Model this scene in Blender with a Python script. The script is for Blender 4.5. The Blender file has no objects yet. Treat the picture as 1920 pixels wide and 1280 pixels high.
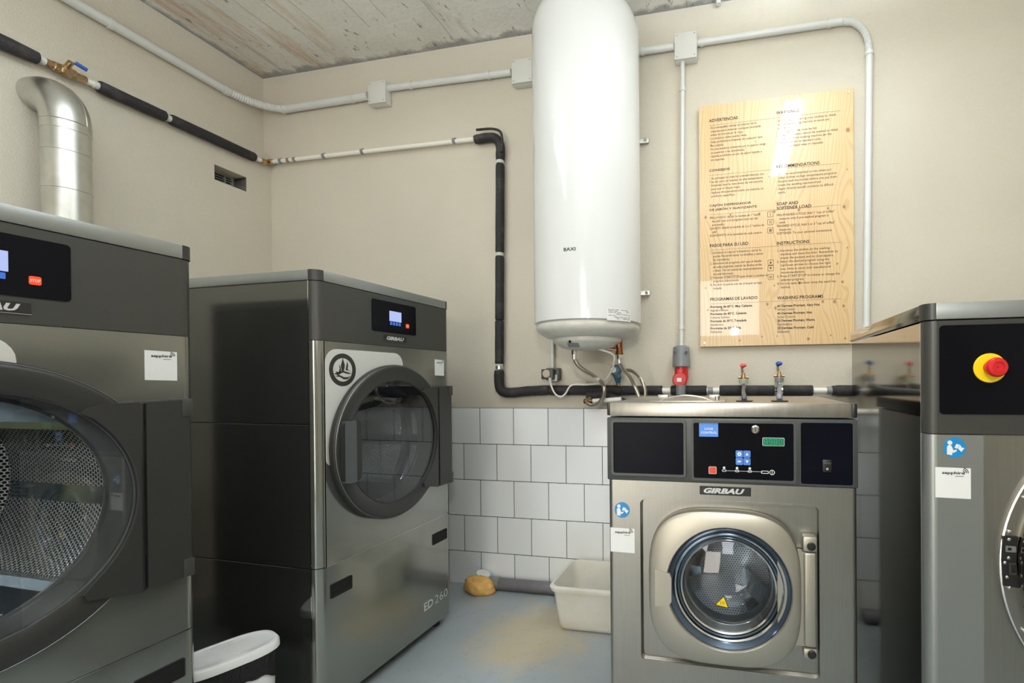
import bpy, bmesh, math, random
from mathutils import Vector, Matrix
PI = math.pi
random.seed(7)
S = bpy.context.scene
COL = S.collection

# ------------------------------------------------------------------ camera, world, exposure
CAMZ = 1.2
YAW, PITCH, ROLL = math.radians(-12.03), math.radians(-.317), math.radians(-.437)
FPX, CXP, CYP = 902.5, 1180.5, 716.0
_f = Vector((math.sin(YAW)*math.cos(PITCH), math.cos(YAW)*math.cos(PITCH), math.sin(PITCH)))
_r = Vector((math.cos(YAW), -math.sin(YAW), 0)); _u = _r.cross(_f)
CR = _r*math.cos(ROLL) + _u*math.sin(ROLL); CU = -_r*math.sin(ROLL) + _u*math.cos(ROLL)
cam = bpy.data.cameras.new('camera'); camo = bpy.data.objects.new('camera', cam); COL.objects.link(camo)
m = Matrix((CR, CU, -_f)).transposed().to_4x4(); m.translation = Vector((0, 0, CAMZ)); camo.matrix_world = m
cam.sensor_width = 36; cam.lens = FPX/1920*36
cam.shift_x = (960-CXP)/1920; cam.shift_y = (CYP-640)/1920; cam.clip_start = .05
S.camera = camo
W = bpy.data.worlds.new('World'); S.world = W; W.use_nodes = True
W.node_tree.nodes['Background'].inputs[0].default_value = (.8, .9, 1, 1)
W.node_tree.nodes['Background'].inputs[1].default_value = .6
S.view_settings.view_transform = 'Standard'; S.view_settings.look = 'None'
S.view_settings.exposure = 0.12; S.view_settings.gamma = 1; S.view_settings.use_curve_mapping = False
S.cycles.max_bounces = 8; S.cycles.caustics_reflective = False; S.cycles.caustics_refractive = False
S.cycles.sample_clamp_indirect = 4; S.cycles.transparent_max_bounces = 12

def area(name, loc, size, power, color, rot=(0, 0, 0)):
    l = bpy.data.lights.new(name, 'AREA'); l.shape = 'RECTANGLE'; l.size, l.size_y = size; l.energy = power; l.color = color
    o = bpy.data.objects.new(name, l); COL.objects.link(o); o.location = loc; o.rotation_euler = rot; return o
area('window_daylight', (-.05, -2.50, 2.30), (.92, .86), 12, (.90, .95, 1), (math.radians(90), 0, 0))
area('doorway_daylight', (-1.35, -2.50, 1.05), (1.4, 1.9), 42, (1, .92, .81), (math.radians(90), 0, 0))
area('ceiling_bounce_fill', (0, -.35, 2.05), (.35, .35), 46, (.93, .96, 1), (math.radians(180), 0, 0))  # added fill aimed up at the ceiling, evens out the room light
area('flash', (.03, -.10, 1.70), (.07, .07), 9, (1, .96, .90), (math.radians(88), 0, 0))

def ray(px, py): return CR*((px-CXP)/FPX) - CU*((py-CYP)/FPX) + _f
C0 = Vector((0, 0, CAMZ))
def atY(px, py, Y): d = ray(px, py); return C0 + d*(Y/d.y)
def atX(px, py, X): d = ray(px, py); return C0 + d*(X/d.x)

# ------------------------------------------------------------------ materials
def srgb(r, g, b):
    f = lambda c: (c/255/12.92 if c/255 <= .04045 else ((c/255+.055)/1.055)**2.4)
    return (f(r), f(g), f(b), 1)
class NT:
    def __init__(s, name):
        s.m = bpy.data.materials.new(name); s.m.use_nodes = True; s.t = s.m.node_tree
        s.b = s.t.nodes['Principled BSDF']; s.out = s.t.nodes['Material Output']
    def n(s, typ, **kw):
        nd = s.t.nodes.new(typ)
        for k, v in kw.items():
            if k.startswith('i_'): nd.inputs[int(k[2:])].default_value = v
            else: setattr(nd, k, v)
        return nd
    def l(s, a, b): s.t.links.new(a, b)
    def math(s, op, a, b=None, c=None):
        nd = s.n('ShaderNodeMath', operation=op)
        for i, v in enumerate((a, b, c)):
            if v is None: continue
            if isinstance(v, (int, float)): nd.inputs[i].default_value = v
            else: s.l(v, nd.inputs[i])
        return nd.outputs[0]
    def ramp(s, fac, stops):
        nd = s.n('ShaderNodeValToRGB'); e = nd.color_ramp.elements
        while len(e) < len(stops): e.new(.5)
        for el, (p, c) in zip(e, stops): el.position = p; el.color = c
        s.l(fac, nd.inputs[0]); return nd.outputs[0]
    def mix(s, fac, a, b, mode='MIX'):
        nd = s.n('ShaderNodeMix', data_type='RGBA', blend_type=mode)
        for i, v in ((0, fac), (6, a), (7, b)):
            if isinstance(v, (int, float, tuple)): nd.inputs[i].default_value = v
            else: s.l(v, nd.inputs[i])
        return nd.outputs[2]
    def obj(s, scale=(1, 1, 1), loc=(0, 0, 0), rot=(0, 0, 0)):
        tc = s.n('ShaderNodeTexCoord'); mp = s.n('ShaderNodeMapping')
        mp.inputs[1].default_value = loc; mp.inputs[2].default_value = rot; mp.inputs[3].default_value = scale
        s.l(tc.outputs['Object'], mp.inputs[0]); return mp.outputs[0]
    def noise(s, vec, scale, detail=3, rough=.5):
        nd = s.n('ShaderNodeTexNoise'); nd.inputs['Scale'].default_value = scale; nd.inputs['Detail'].default_value = detail
        nd.inputs['Roughness'].default_value = rough; s.l(vec, nd.inputs['Vector']); return nd.outputs[0]
    def bump(s, h, strength, dist=.002):
        nd = s.n('ShaderNodeBump'); nd.inputs['Strength'].default_value = strength; nd.inputs['Distance'].default_value = dist
        s.l(h, nd.inputs['Height']); s.l(nd.outputs[0], s.b.inputs['Normal'])
    def set(s, color=None, rough=None, metal=None, **kw):
        if color is not None: s.b.inputs['Base Color'].default_value = color
        if rough is not None: s.b.inputs['Roughness'].default_value = rough
        if metal is not None: s.b.inputs['Metallic'].default_value = metal
        for k, v in kw.items(): s.b.inputs[k].default_value = v
        return s
def simple(name, color, rough=.5, metal=0, var=.06, nscale=30, bump=0, **kw):
    t = NT(name); t.set(color, rough, metal, **kw)
    v = t.obj(); n = t.noise(v, nscale)
    hi = tuple(min(1, c*(1+var)) for c in color[:3])+(1,); lo = tuple(c*(1-var) for c in color[:3])+(1,)
    t.l(t.ramp(n, [(.3, lo), (.7, hi)]), t.b.inputs['Base Color'])
    if bump: t.bump(n, bump)
    return t.m
def emis(name, color, s):
    t = NT(name); t.set((0, 0, 0, 1), .3); t.b.inputs['Emission Color'].default_value = color; t.b.inputs['Emission Strength'].default_value = s
    return t.m

# wall plaster
def plaster(name, col):
    t = NT(name); v = t.obj(); big = t.noise(v, 1.3, 3); fine = t.noise(v, 190, 4, .6); mid = t.noise(v, 45, 3)
    c = t.ramp(big, [(.3, tuple(x*.95 for x in col[:3])+(1,)), (.7, tuple(min(1, x*1.04) for x in col[:3])+(1,))])
    t.l(c, t.b.inputs['Base Color']); t.set(rough=.85)
    h = t.math('ADD', fine, t.math('MULTIPLY', mid, .35)); t.bump(h, .6, .005)
    return t.m
M_wall = plaster('plaster', srgb(212, 205, 189))
# concrete ceiling, board marked along Y
t = NT('board_concrete'); v = t.obj(); sx = t.n('ShaderNodeSeparateXYZ'); t.l(v, sx.inputs[0])
wob = t.math('MULTIPLY', t.noise(t.obj(scale=(1, .6, 1)), 2, 2), .03)
xx = t.math('ADD', sx.outputs[0], wob); fr = t.math('FRACT', t.math('MULTIPLY', xx, 1/.135))
line = t.math('LESS_THAN', t.math('ABSOLUTE', t.math('SUBTRACT', fr, .5)), .022)
brk = t.math('GREATER_THAN', t.noise(t.obj(scale=(5, 1.2, 1)), 2.2, 3), .50)
line = t.math('MULTIPLY', line, brk)
base = t.ramp(t.noise(v, 2.2, 5, .6), [(.3, srgb(214, 213, 203)), (.55, srgb(228, 227, 219)), (.75, srgb(238, 238, 234))])
st = t.noise(t.obj(scale=(7, .9, 1)), 1.6, 6, .65)
c = t.mix(t.ramp(st, [(.60, (0, 0, 0, 1)), (.72, (.55, .55, .55, 1))]), base, srgb(140, 137, 128))
rust = t.math('MULTIPLY', t.ramp(t.noise(t.obj(scale=(5, .7, 1), loc=(3, 1, 0)), 1.5, 6, .7), [(.52, (0, 0, 0, 1)), (.66, (1, 1, 1, 1))]),
              t.ramp(t.math('MULTIPLY_ADD', sx.outputs[0], -.9, -1.75), [(.05, (0, 0, 0, 1)), (.7, (1, 1, 1, 1))]))
c = t.mix(t.math('MULTIPLY', rust, .75), c, srgb(190, 140, 92))
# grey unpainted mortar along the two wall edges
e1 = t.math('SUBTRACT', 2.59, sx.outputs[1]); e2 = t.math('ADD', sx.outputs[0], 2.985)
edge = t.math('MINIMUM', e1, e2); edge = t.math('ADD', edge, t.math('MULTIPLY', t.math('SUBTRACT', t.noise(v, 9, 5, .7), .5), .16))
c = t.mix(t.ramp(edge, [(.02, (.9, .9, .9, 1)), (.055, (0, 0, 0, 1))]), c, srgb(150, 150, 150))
pits = t.ramp(t.noise(t.obj(scale=(2.5, 1, 1)), 14, 4, .6), [(.30, (1, 1, 1, 1)), (.36, (0, 0, 0, 1))])
c = t.mix(t.math('MULTIPLY', pits, .7), c, srgb(88, 84, 78))
c = t.mix(t.math('MULTIPLY', line, .36), c, srgb(96, 92, 84))
t.l(c, t.b.inputs['Base Color']); t.set(rough=.9); t.bump(t.math('SUBTRACT', t.noise(v, 40, 5), t.math('MULTIPLY', line, .8)), .5, .006)
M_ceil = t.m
# floor: grey painted concrete with a tan worn patch
t = NT('grey_painted_floor'); v = t.obj(); sx = t.n('ShaderNodeSeparateXYZ'); t.l(v, sx.inputs[0])
base = t.ramp(t.noise(v, 1.7, 4), [(.3, srgb(146, 155, 160)), (.7, srgb(163, 172, 176))])
dx = t.math('MULTIPLY', t.math('ADD', sx.outputs[0], .93), 1.9); dy = t.math('MULTIPLY', t.math('SUBTRACT', sx.outputs[1], 2.12), 1.6)
dd = t.math('SQRT', t.math('ADD', t.math('MULTIPLY', dx, dx), t.math('MULTIPLY', dy, dy)))
dd = t.math('ADD', dd, t.math('MULTIPLY', t.math('SUBTRACT', t.noise(v, 7, 5, .65), .5), .9))
c = t.mix(t.ramp(dd, [(.25, (.9, .9, .9, 1)), (.62, (0, 0, 0, 1))]), base, srgb(182, 170, 142))
c = t.mix(t.math('MULTIPLY', t.ramp(t.noise(v, 60, 4, .7), [(.62, (0, 0, 0, 1)), (.75, (1, 1, 1, 1))]), .4), c, srgb(200, 200, 196))
c = t.mix(t.math('MULTIPLY', t.ramp(t.noise(v, 18, 5, .7), [(.55, (0, 0, 0, 1)), (.75, (1, 1, 1, 1))]), .35), c, srgb(120, 120, 112))
t.l(c, t.b.inputs['Base Color']); t.set(rough=.36); t.bump(t.noise(v, 25, 4), .15, .003)
M_floor = t.m
# wall tiles 21 cm, half bond
t = NT('white_tile'); v = t.obj(); sx = t.n('ShaderNodeSeparateXYZ'); t.l(v, sx.inputs[0])
P = .2119
zz = t.math('MULTIPLY', t.math('SUBTRACT', 1.04, sx.outputs[2]), 1/P); row = t.math('FLOOR', zz)
xx = t.math('ADD', t.math('MULTIPLY', t.math('ADD', sx.outputs[0], 1.449), 1/P), t.math('MULTIPLY', t.math('MODULO', row, 2), .5))
def edge01(q): return t.math('ABSOLUTE', t.math('SUBTRACT', t.math('FRACT', t.math('ADD', q, 20.5)), .5))
dj = t.math('MINIMUM', edge01(zz), edge01(xx)); joint = t.math('LESS_THAN', dj, .0085)
cell = t.n('ShaderNodeTexWhiteNoise', noise_dimensions='2D'); cb = t.n('ShaderNodeCombineXYZ')
t.l(t.math('FLOOR', xx), cb.inputs[0]); t.l(row, cb.inputs[1]); t.l(cb.outputs[0], cell.inputs['Vector'])
base = t.ramp(cell.outputs['Value'], [(0, srgb(232, 236, 238)), (1, srgb(243, 246, 247))])
tan = t.ramp(t.math('ADD', t.math('SUBTRACT', .42, sx.outputs[2]), t.math('MULTIPLY', t.noise(v, 4, 3), .5)), [(.2, (0, 0, 0, 1)), (.9, (.6, .6, .6, 1))])
tan = t.math('MULTIPLY', tan, t.ramp(t.math('ADD', sx.outputs[0], 1.2), [(.05, (0, 0, 0, 1)), (.4, (1, 1, 1, 1))]))
base = t.mix(tan, base, srgb(206, 192, 160))
t.l(t.mix(joint, base, srgb(58, 52, 44)), t.b.inputs['Base Color']); t.set(rough=.12)
t.l(t.math('ADD', t.math('MULTIPLY', joint, .7), .14), t.b.inputs['Roughness'])
nb = t.n('ShaderNodeBump'); nb.inputs['Strength'].default_value = .6; nb.inputs['Distance'].default_value = .002; nb.invert = True
t.l(joint, nb.inputs['Height']); t.l(nb.outputs[0], t.b.inputs['Normal']); M_tile = t.m
# metals
def steel(name, col, rough, streak=(60, 60, 1.5), amt=.12, dirt=0.0, metal=1.0):
    t = NT(name); v = t.obj(scale=streak); n = t.noise(v, 3, 4, .6); n2 = t.noise(t.obj(), 3.5, 4, .6)
    c = t.ramp(n, [(.3, tuple(x*(1-amt) for x in col[:3])+(1,)), (.7, tuple(min(1, x*(1+amt)) for x in col[:3])+(1,))])
    if dirt: c = t.mix(t.math('MULTIPLY', t.ramp(n2, [(.5, (0, 0, 0, 1)), (.8, (1, 1, 1, 1))]), dirt), c, tuple(x*.6 for x in col[:3])+(1,))
    t.l(c, t.b.inputs['Base Color']); t.set(metal=metal)
    r = t.math('MULTIPLY_ADD', n, .10, rough-.05); t.l(t.math('ADD', r, t.math('MULTIPLY_ADD', n2, .12, -.06)), t.b.inputs['Roughness'])
    return t.m
M_skin = steel('grey_skinplate', srgb(146, 148, 142), .15, (1, 1, 1), .03, metal=.78)
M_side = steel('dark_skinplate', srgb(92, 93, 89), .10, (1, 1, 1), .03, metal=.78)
M_cap = steel('light_grey_trim', srgb(146, 150, 148), .38, (1, 1, 1), .03, metal=.7)
M_stain = steel('brushed_stainless', srgb(156, 155, 149), .36, (70, 70, 2), .05, .35)
M_staincap = steel('worn_stainless', srgb(174, 171, 164), .36, (30, 30, 4), .08, .3)
M_mirror = steel('polished_stainless', srgb(156, 153, 144), .08, (60, 60, 1), .03, .2)
M_doorcast = steel('satin_door_metal', srgb(176, 172, 160), .42, (1, 1, 1), .02, metal=.85)
M_galv = steel('galvanised_sheet', srgb(206, 207, 202), .36, (4, 4, 4), .10, .25)
M_chrome = steel('chrome', srgb(220, 220, 220), .12, (1, 1, 1), .02)
M_braid = NT('braided_steel'); v = M_braid.obj(); w = M_braid.n('ShaderNodeTexWave'); w.inputs['Scale'].default_value = 240; w.inputs['Distortion'].default_value = 6
M_braid.l(v, w.inputs[0]); M_braid.l(M_braid.ramp(w.outputs[1], [(0, srgb(120, 112, 96)), (1, srgb(226, 220, 206))]), M_braid.b.inputs['Base Color']); M_braid.set(rough=.35, metal=.9); M_braid = M_braid.m
M_brass = steel('brass', srgb(186, 158, 122), .28, (20, 20, 20), .2)
M_brassd = steel('tarnished_brass', srgb(132, 84, 52), .4, (30, 30, 30), .3)
M_fascia = simple('dark_grey_fascia', srgb(58, 58, 55), .42, .15, .05, 200)
M_dark = simple('dark_grey_door', srgb(48, 48, 46), .42, .15, .05, 120)
M_darkframe = simple('dark_plastic_frame', srgb(66, 69, 68), .42, 0, .05, 120)
M_blk = simple('black_plastic', srgb(26, 26, 27), .4)
M_screen = simple('gloss_black_panel', srgb(12, 13, 19), .16, 0, .1, 6, **{'Specular IOR Level': .12})
M_screenb = simple('navy_black_panel', srgb(13, 15, 24), .3, 0, .2, 9, **{'Specular IOR Level': .06})
M_white = simple('white_enamel', srgb(218, 220, 219), .10, 0, .01, 3)
M_whitedish = simple('white_plastic_cap', srgb(214, 214, 206), .3)
M_cond = simple('grey_white_conduit', srgb(216, 219, 217), .33, 0, .03, 10)
M_box = simple('junction_box_plastic', srgb(216, 217, 212), .35, 0, .02, 10)
M_pvcw = simple('white_pipe', srgb(240, 238, 230), .3, 0, .02)
M_gpvc = simple('grey_pvc', srgb(106, 104, 108), .4, 0, .06)
M_gpvcl = simple('light_grey_pvc', srgb(128, 134, 134), .4, 0, .06)
M_ins = NT('black_foam_sleeve'); v = M_ins.obj(); M_ins.l(M_ins.mix(M_ins.math('MULTIPLY', M_ins.ramp(M_ins.noise(v, 14, 5, .7), [(.5, (0, 0, 0, 1)), (.75, (1, 1, 1, 1))]), .35), srgb(34, 32, 34), srgb(112, 104, 96)), M_ins.b.inputs['Base Color'])
M_ins.set(rough=.72); M_ins.bump(M_ins.noise(v, 60, 4), .5, .004); M_ins = M_ins.m
M_tape = simple('pale_joint_tape', srgb(206, 204, 196), .6)
M_red = simple('red_plastic', srgb(196, 28, 34), .35)
M_redl = simple('light_red_plastic', srgb(222, 84, 78), .4)
M_blue = simple('blue_plastic', srgb(18, 74, 158), .35)
M_gblue = simple('blue_valve_body', srgb(52, 92, 112), .4)
M_yel = simple('yellow_plastic', srgb(238, 206, 20), .4)
M_sgrey = simple('grey_socket_plastic', srgb(128, 132, 134), .4)
M_foam = simple('expanding_foam', srgb(214, 168, 94), .6, 0, .18, 28, .8)
M_tub = NT('milky_plastic').set(srgb(224, 220, 206), .35, 0); M_tub.b.inputs['Subsurface Weight'].default_value = 0
v = M_tub.obj(); M_tub.l(M_tub.ramp(M_tub.noise(v, 8, 5, .6), [(.35, srgb(246, 246, 242)), (.7, srgb(234, 229, 214))]), M_tub.b.inputs['Base Color'])
_tr = M_tub.n('ShaderNodeBsdfTranslucent'); _tr.inputs[0].default_value = srgb(244, 240, 228); _tp = M_tub.n('ShaderNodeBsdfTransparent'); _m1 = M_tub.n('ShaderNodeMixShader'); _m1.inputs[0].default_value = .35
_m2 = M_tub.n('ShaderNodeMixShader'); _m2.inputs[0].default_value = .16
M_tub.l(M_tub.b.outputs[0], _m1.inputs[1]); M_tub.l(_tr.outputs[0], _m1.inputs[2]); M_tub.l(_m1.outputs[0], _m2.inputs[1]); M_tub.l(_tp.outputs[0], _m2.inputs[2]); M_tub.l(_m2.outputs[0], M_tub.out.inputs[0]); M_tub = M_tub.m
M_lid = simple('white_bin_plastic', srgb(232, 234, 234), .35, 0, .01)
M_bag = NT('black_bag'); M_bag.set(srgb(18, 17, 18), .28); v = M_bag.obj(scale=(2, 2, .6)); M_bag.bump(M_bag.noise(v, 22, 5, .7), 1, .02); M_bag = M_bag.m
M_stick = simple('white_sticker', srgb(224, 226, 226), .4, 0, .01)
M_patch = simple('pale_decal', srgb(205, 206, 202), .3, 0, .02)
M_ink = simple('black_ink', srgb(22, 20, 20), .5)
M_inkb = simple('brown_ink', srgb(40, 29, 21), .6)
M_inkl = simple('faded_brown_ink', srgb(84, 64, 45), .6)
M_silver = simple('silver_lettering', srgb(206, 208, 208), .3, .3)
M_bluest = simple('blue_sign_ink', srgb(22, 132, 196), .35)
M_grey_grille = simple('grey_grille', srgb(150, 150, 148), .6)
M_void = simple('dark_void', srgb(8, 8, 8), .9)
M_rubber = simple('black_rubber', srgb(24, 24, 26), .5)
M_bluering = steel('blue_grey_seal_ring', srgb(82, 98, 116), .16, (1, 1, 1), .1, metal=.7)
M_tanring = simple('tan_felt_ring', srgb(156, 150, 104), .7)
M_drumblue = steel('drum_plain_steel', srgb(140, 156, 168), .16, (2, 2, 2), .08)
E_lcd = emis('lit_lcd', (.42, .50, .85, 1), 1.0); E_key = emis('lit_blue_key', (.05, .19, .75, 1), .8); E_stop = emis('lit_red_key', (1, .09, .02, 1), .9)
E_green = emis('green_display', (.0, .20, .09, 1), .75); E_greenb = emis('green_segment', (.05, .52, .25, 1), .9)
E_logi = simple('blue_label', srgb(84, 140, 226), .3); M_keyb = simple('blue_key', srgb(78, 128, 208), .3); M_keyr = simple('red_key', srgb(222, 74, 52), .3)
E_tube = emis('fluorescent_tube', (.93, .98, 1, 1), 9); E_pane = emis('daylit_pane', (.9, .96, 1, 1), 1.1)
E_door = emis('daylit_doorway', (1, .95, .86, 1), 1.0)

def glass(name, tint, gloss_rough=.02, ior=1.5, boost=1.0):
    t = NT(name); t.t.nodes.remove(t.b)
    tr = t.n('ShaderNodeBsdfTransparent'); tr.inputs[0].default_value = tint
    gl = t.n('ShaderNodeBsdfGlossy'); gl.inputs['Roughness'].default_value = gloss_rough; gl.inputs[0].default_value = (1, 1, 1, 1)
    lw = t.n('ShaderNodeLayerWeight'); mx = t.n('ShaderNodeMixShader'); r0 = ((ior-1)/(ior+1))**2*boost
    t.l(t.math('MINIMUM', t.math('MULTIPLY_ADD', t.math('POWER', lw.outputs['Facing'], 5.0), 1-r0, r0), 1.0), mx.inputs[0]); t.l(tr.outputs[0], mx.inputs[1]); t.l(gl.outputs[0], mx.inputs[2]); t.l(mx.outputs[0], t.out.inputs[0])
    return t.m
G_door = glass('dryer_door_glass', (.84, .86, .87, 1), .015, 1.5, 1.1)
G_clear = glass('clear_door_glass', (.93, .96, .98, 1), .02, 1.5, 1.5)
# perforated drum steel; holes on a staggered lattice
def perf(name, sp, R, hole, col, flat=False, met=.8):
    t = NT(name); tc = t.n('ShaderNodeTexCoord'); sx = t.n('ShaderNodeSeparateXYZ'); t.l(tc.outputs['Object'], sx.inputs[0])
    if flat: a, v = sx.outputs[0], sx.outputs[2]
    else: a = t.math('MULTIPLY', t.math('ARCTAN2', sx.outputs[0], sx.outputs[2]), R); v = sx.outputs[1]
    a = t.math('ADD', t.math('MULTIPLY', a, 1/sp), 500.0); v = t.math('ADD', t.math('MULTIPLY', v, 1/(sp*.866)), 500.0)
    row = t.math('FLOOR', v); a = t.math('ADD', a, t.math('MULTIPLY', t.math('MODULO', row, 2), .5))
    fx = t.math('SUBTRACT', t.math('FRACT', a), .5); fy = t.math('MULTIPLY', t.math('SUBTRACT', t.math('FRACT', v), .5), .866)
    d = t.math('SQRT', t.math('ADD', t.math('MULTIPLY', fx, fx), t.math('MULTIPLY', fy, fy))); h = t.math('LESS_THAN', d, hole)
    t.l(t.mix(h, col, (.006, .006, .007, 1)), t.b.inputs['Base Color']); t.l(t.math('MULTIPLY', t.math('SUBTRACT', 1.0, h), met), t.b.inputs['Metallic'])
    t.set(rough=.26); t.bump(t.math('MINIMUM', d, hole+.06), .8, .012); return t.m
M_perf = perf('perforated_drum', .0115, .33, .40, srgb(222, 222, 218))
M_perfw = perf('perforated_wash_drum', .014, .25, .2, srgb(215, 218, 222), False, .6)
M_perfwb = perf('perforated_wash_back', .009, 1, .20, srgb(205, 211, 220), True, .45)
M_perff = perf('perforated_back_plate', .0105, 1, .37, srgb(190, 188, 178), True)
# plywood
t = NT('pine_plywood'); sx = t.n('ShaderNodeSeparateXYZ'); t.l(t.obj(), sx.inputs[0])
KN = [(1590, 243, 2), (1333, 272, 1), (1417, 265, .7), (1359, 236, .8), (1545, 252, .9), (1583, 387, 1.6), (1323, 407, 1.3), (1452, 396, 1.3), (1498, 393, 1.3), (1553, 390, 1.2), (1370, 402, 1), (1424, 400, 1), (1449, 204, .5), (1442, 331, .6), (1459, 329, .6), (1589, 317, .7),
      (1331, 340, .6), (1439, 570, 1.4), (1454, 577, 1.2), (1452, 535, .8), (1499, 530, 1.3), (1580, 528, 1.2), (1565, 565, 1.5), (1582, 573, 1.3), (1543, 565, 1.2), (1516, 635, 1.4), (1589, 464, .8), (1570, 494, .9), (1585, 634, 1), (1558, 628, .8), (1387, 638, 1), (1429, 631, .8), (1457, 630, .7), (1327, 581, 1), (1323, 540, 1), (1353, 578, 1)]
kmin = None; ring = None
for (kx, ky, kr) in KN:
    w_ = atY(kx, ky, 2.56); a = t.math('SUBTRACT', sx.outputs[0], w_.x+.163); b = t.math('SUBTRACT', sx.outputs[2], w_.z-1.369)
    b2 = t.math('MULTIPLY', b, .8); d = t.math('SQRT', t.math('MULTIPLY_ADD', a, a, t.math('MULTIPLY', b2, b2)))
    k_ = t.math('MULTIPLY', d, 1/kr); kmin = k_ if kmin is None else t.math('MINIMUM', kmin, k_)
    if kr >= 1.2:
        b3 = t.math('MULTIPLY', b, .38); dd = t.math('SQRT', t.math('MULTIPLY_ADD', a, a, t.math('MULTIPLY', b3, b3)))
        ring = dd if ring is None else t.math('MINIMUM', ring, dd)
dist = t.noise(t.obj(scale=(2.0, 1, .35)), 2.4, 2, .5)
warp = t.math('DIVIDE', .30, t.math('ADD', ring, .045))
ph = t.math('ADD', t.math('MULTIPLY', sx.outputs[0], 330), t.math('ADD', t.math('MULTIPLY', dist, 70), t.math('MULTIPLY', warp, 3.6)))
gr = t.math('MULTIPLY_ADD', t.math('SINE', ph), .5, .5)
fine = t.noise(t.obj(scale=(60, 1, 1.2)), 3, 3); big = t.noise(t.obj(scale=(5, 1, .8)), 1.2, 3)
c = t.mix(t.ramp(gr, [(.60, (0, 0, 0, 1)), (1, (.42, .42, .42, 1))]), srgb(222, 192, 144), srgb(192, 142, 84))
c = t.mix(t.ramp(big, [(.45, (0, 0, 0, 1)), (.7, (.45, .45, .45, 1))]), c, srgb(212, 170, 114))
c = t.mix(t.math('MULTIPLY', fine, .2), c, srgb(214, 176, 124))
kn = t.math('ADD', kmin, t.math('MULTIPLY', t.noise(t.obj(), 140, 2), .003))
c = t.mix(t.ramp(kn, [(.0045, (.85, .85, .85, 1)), (.0075, (0, 0, 0, 1))]), c, srgb(128, 92, 58))
t.l(c, t.b.inputs['Base Color']); t.set(rough=.35)
t.b.inputs['Coat Weight'].default_value = 1; t.b.inputs['Coat Roughness'].default_value = .015; M_ply = t.m
M_knot = simple('wood_knot', srgb(132, 92, 54), .4)

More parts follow.
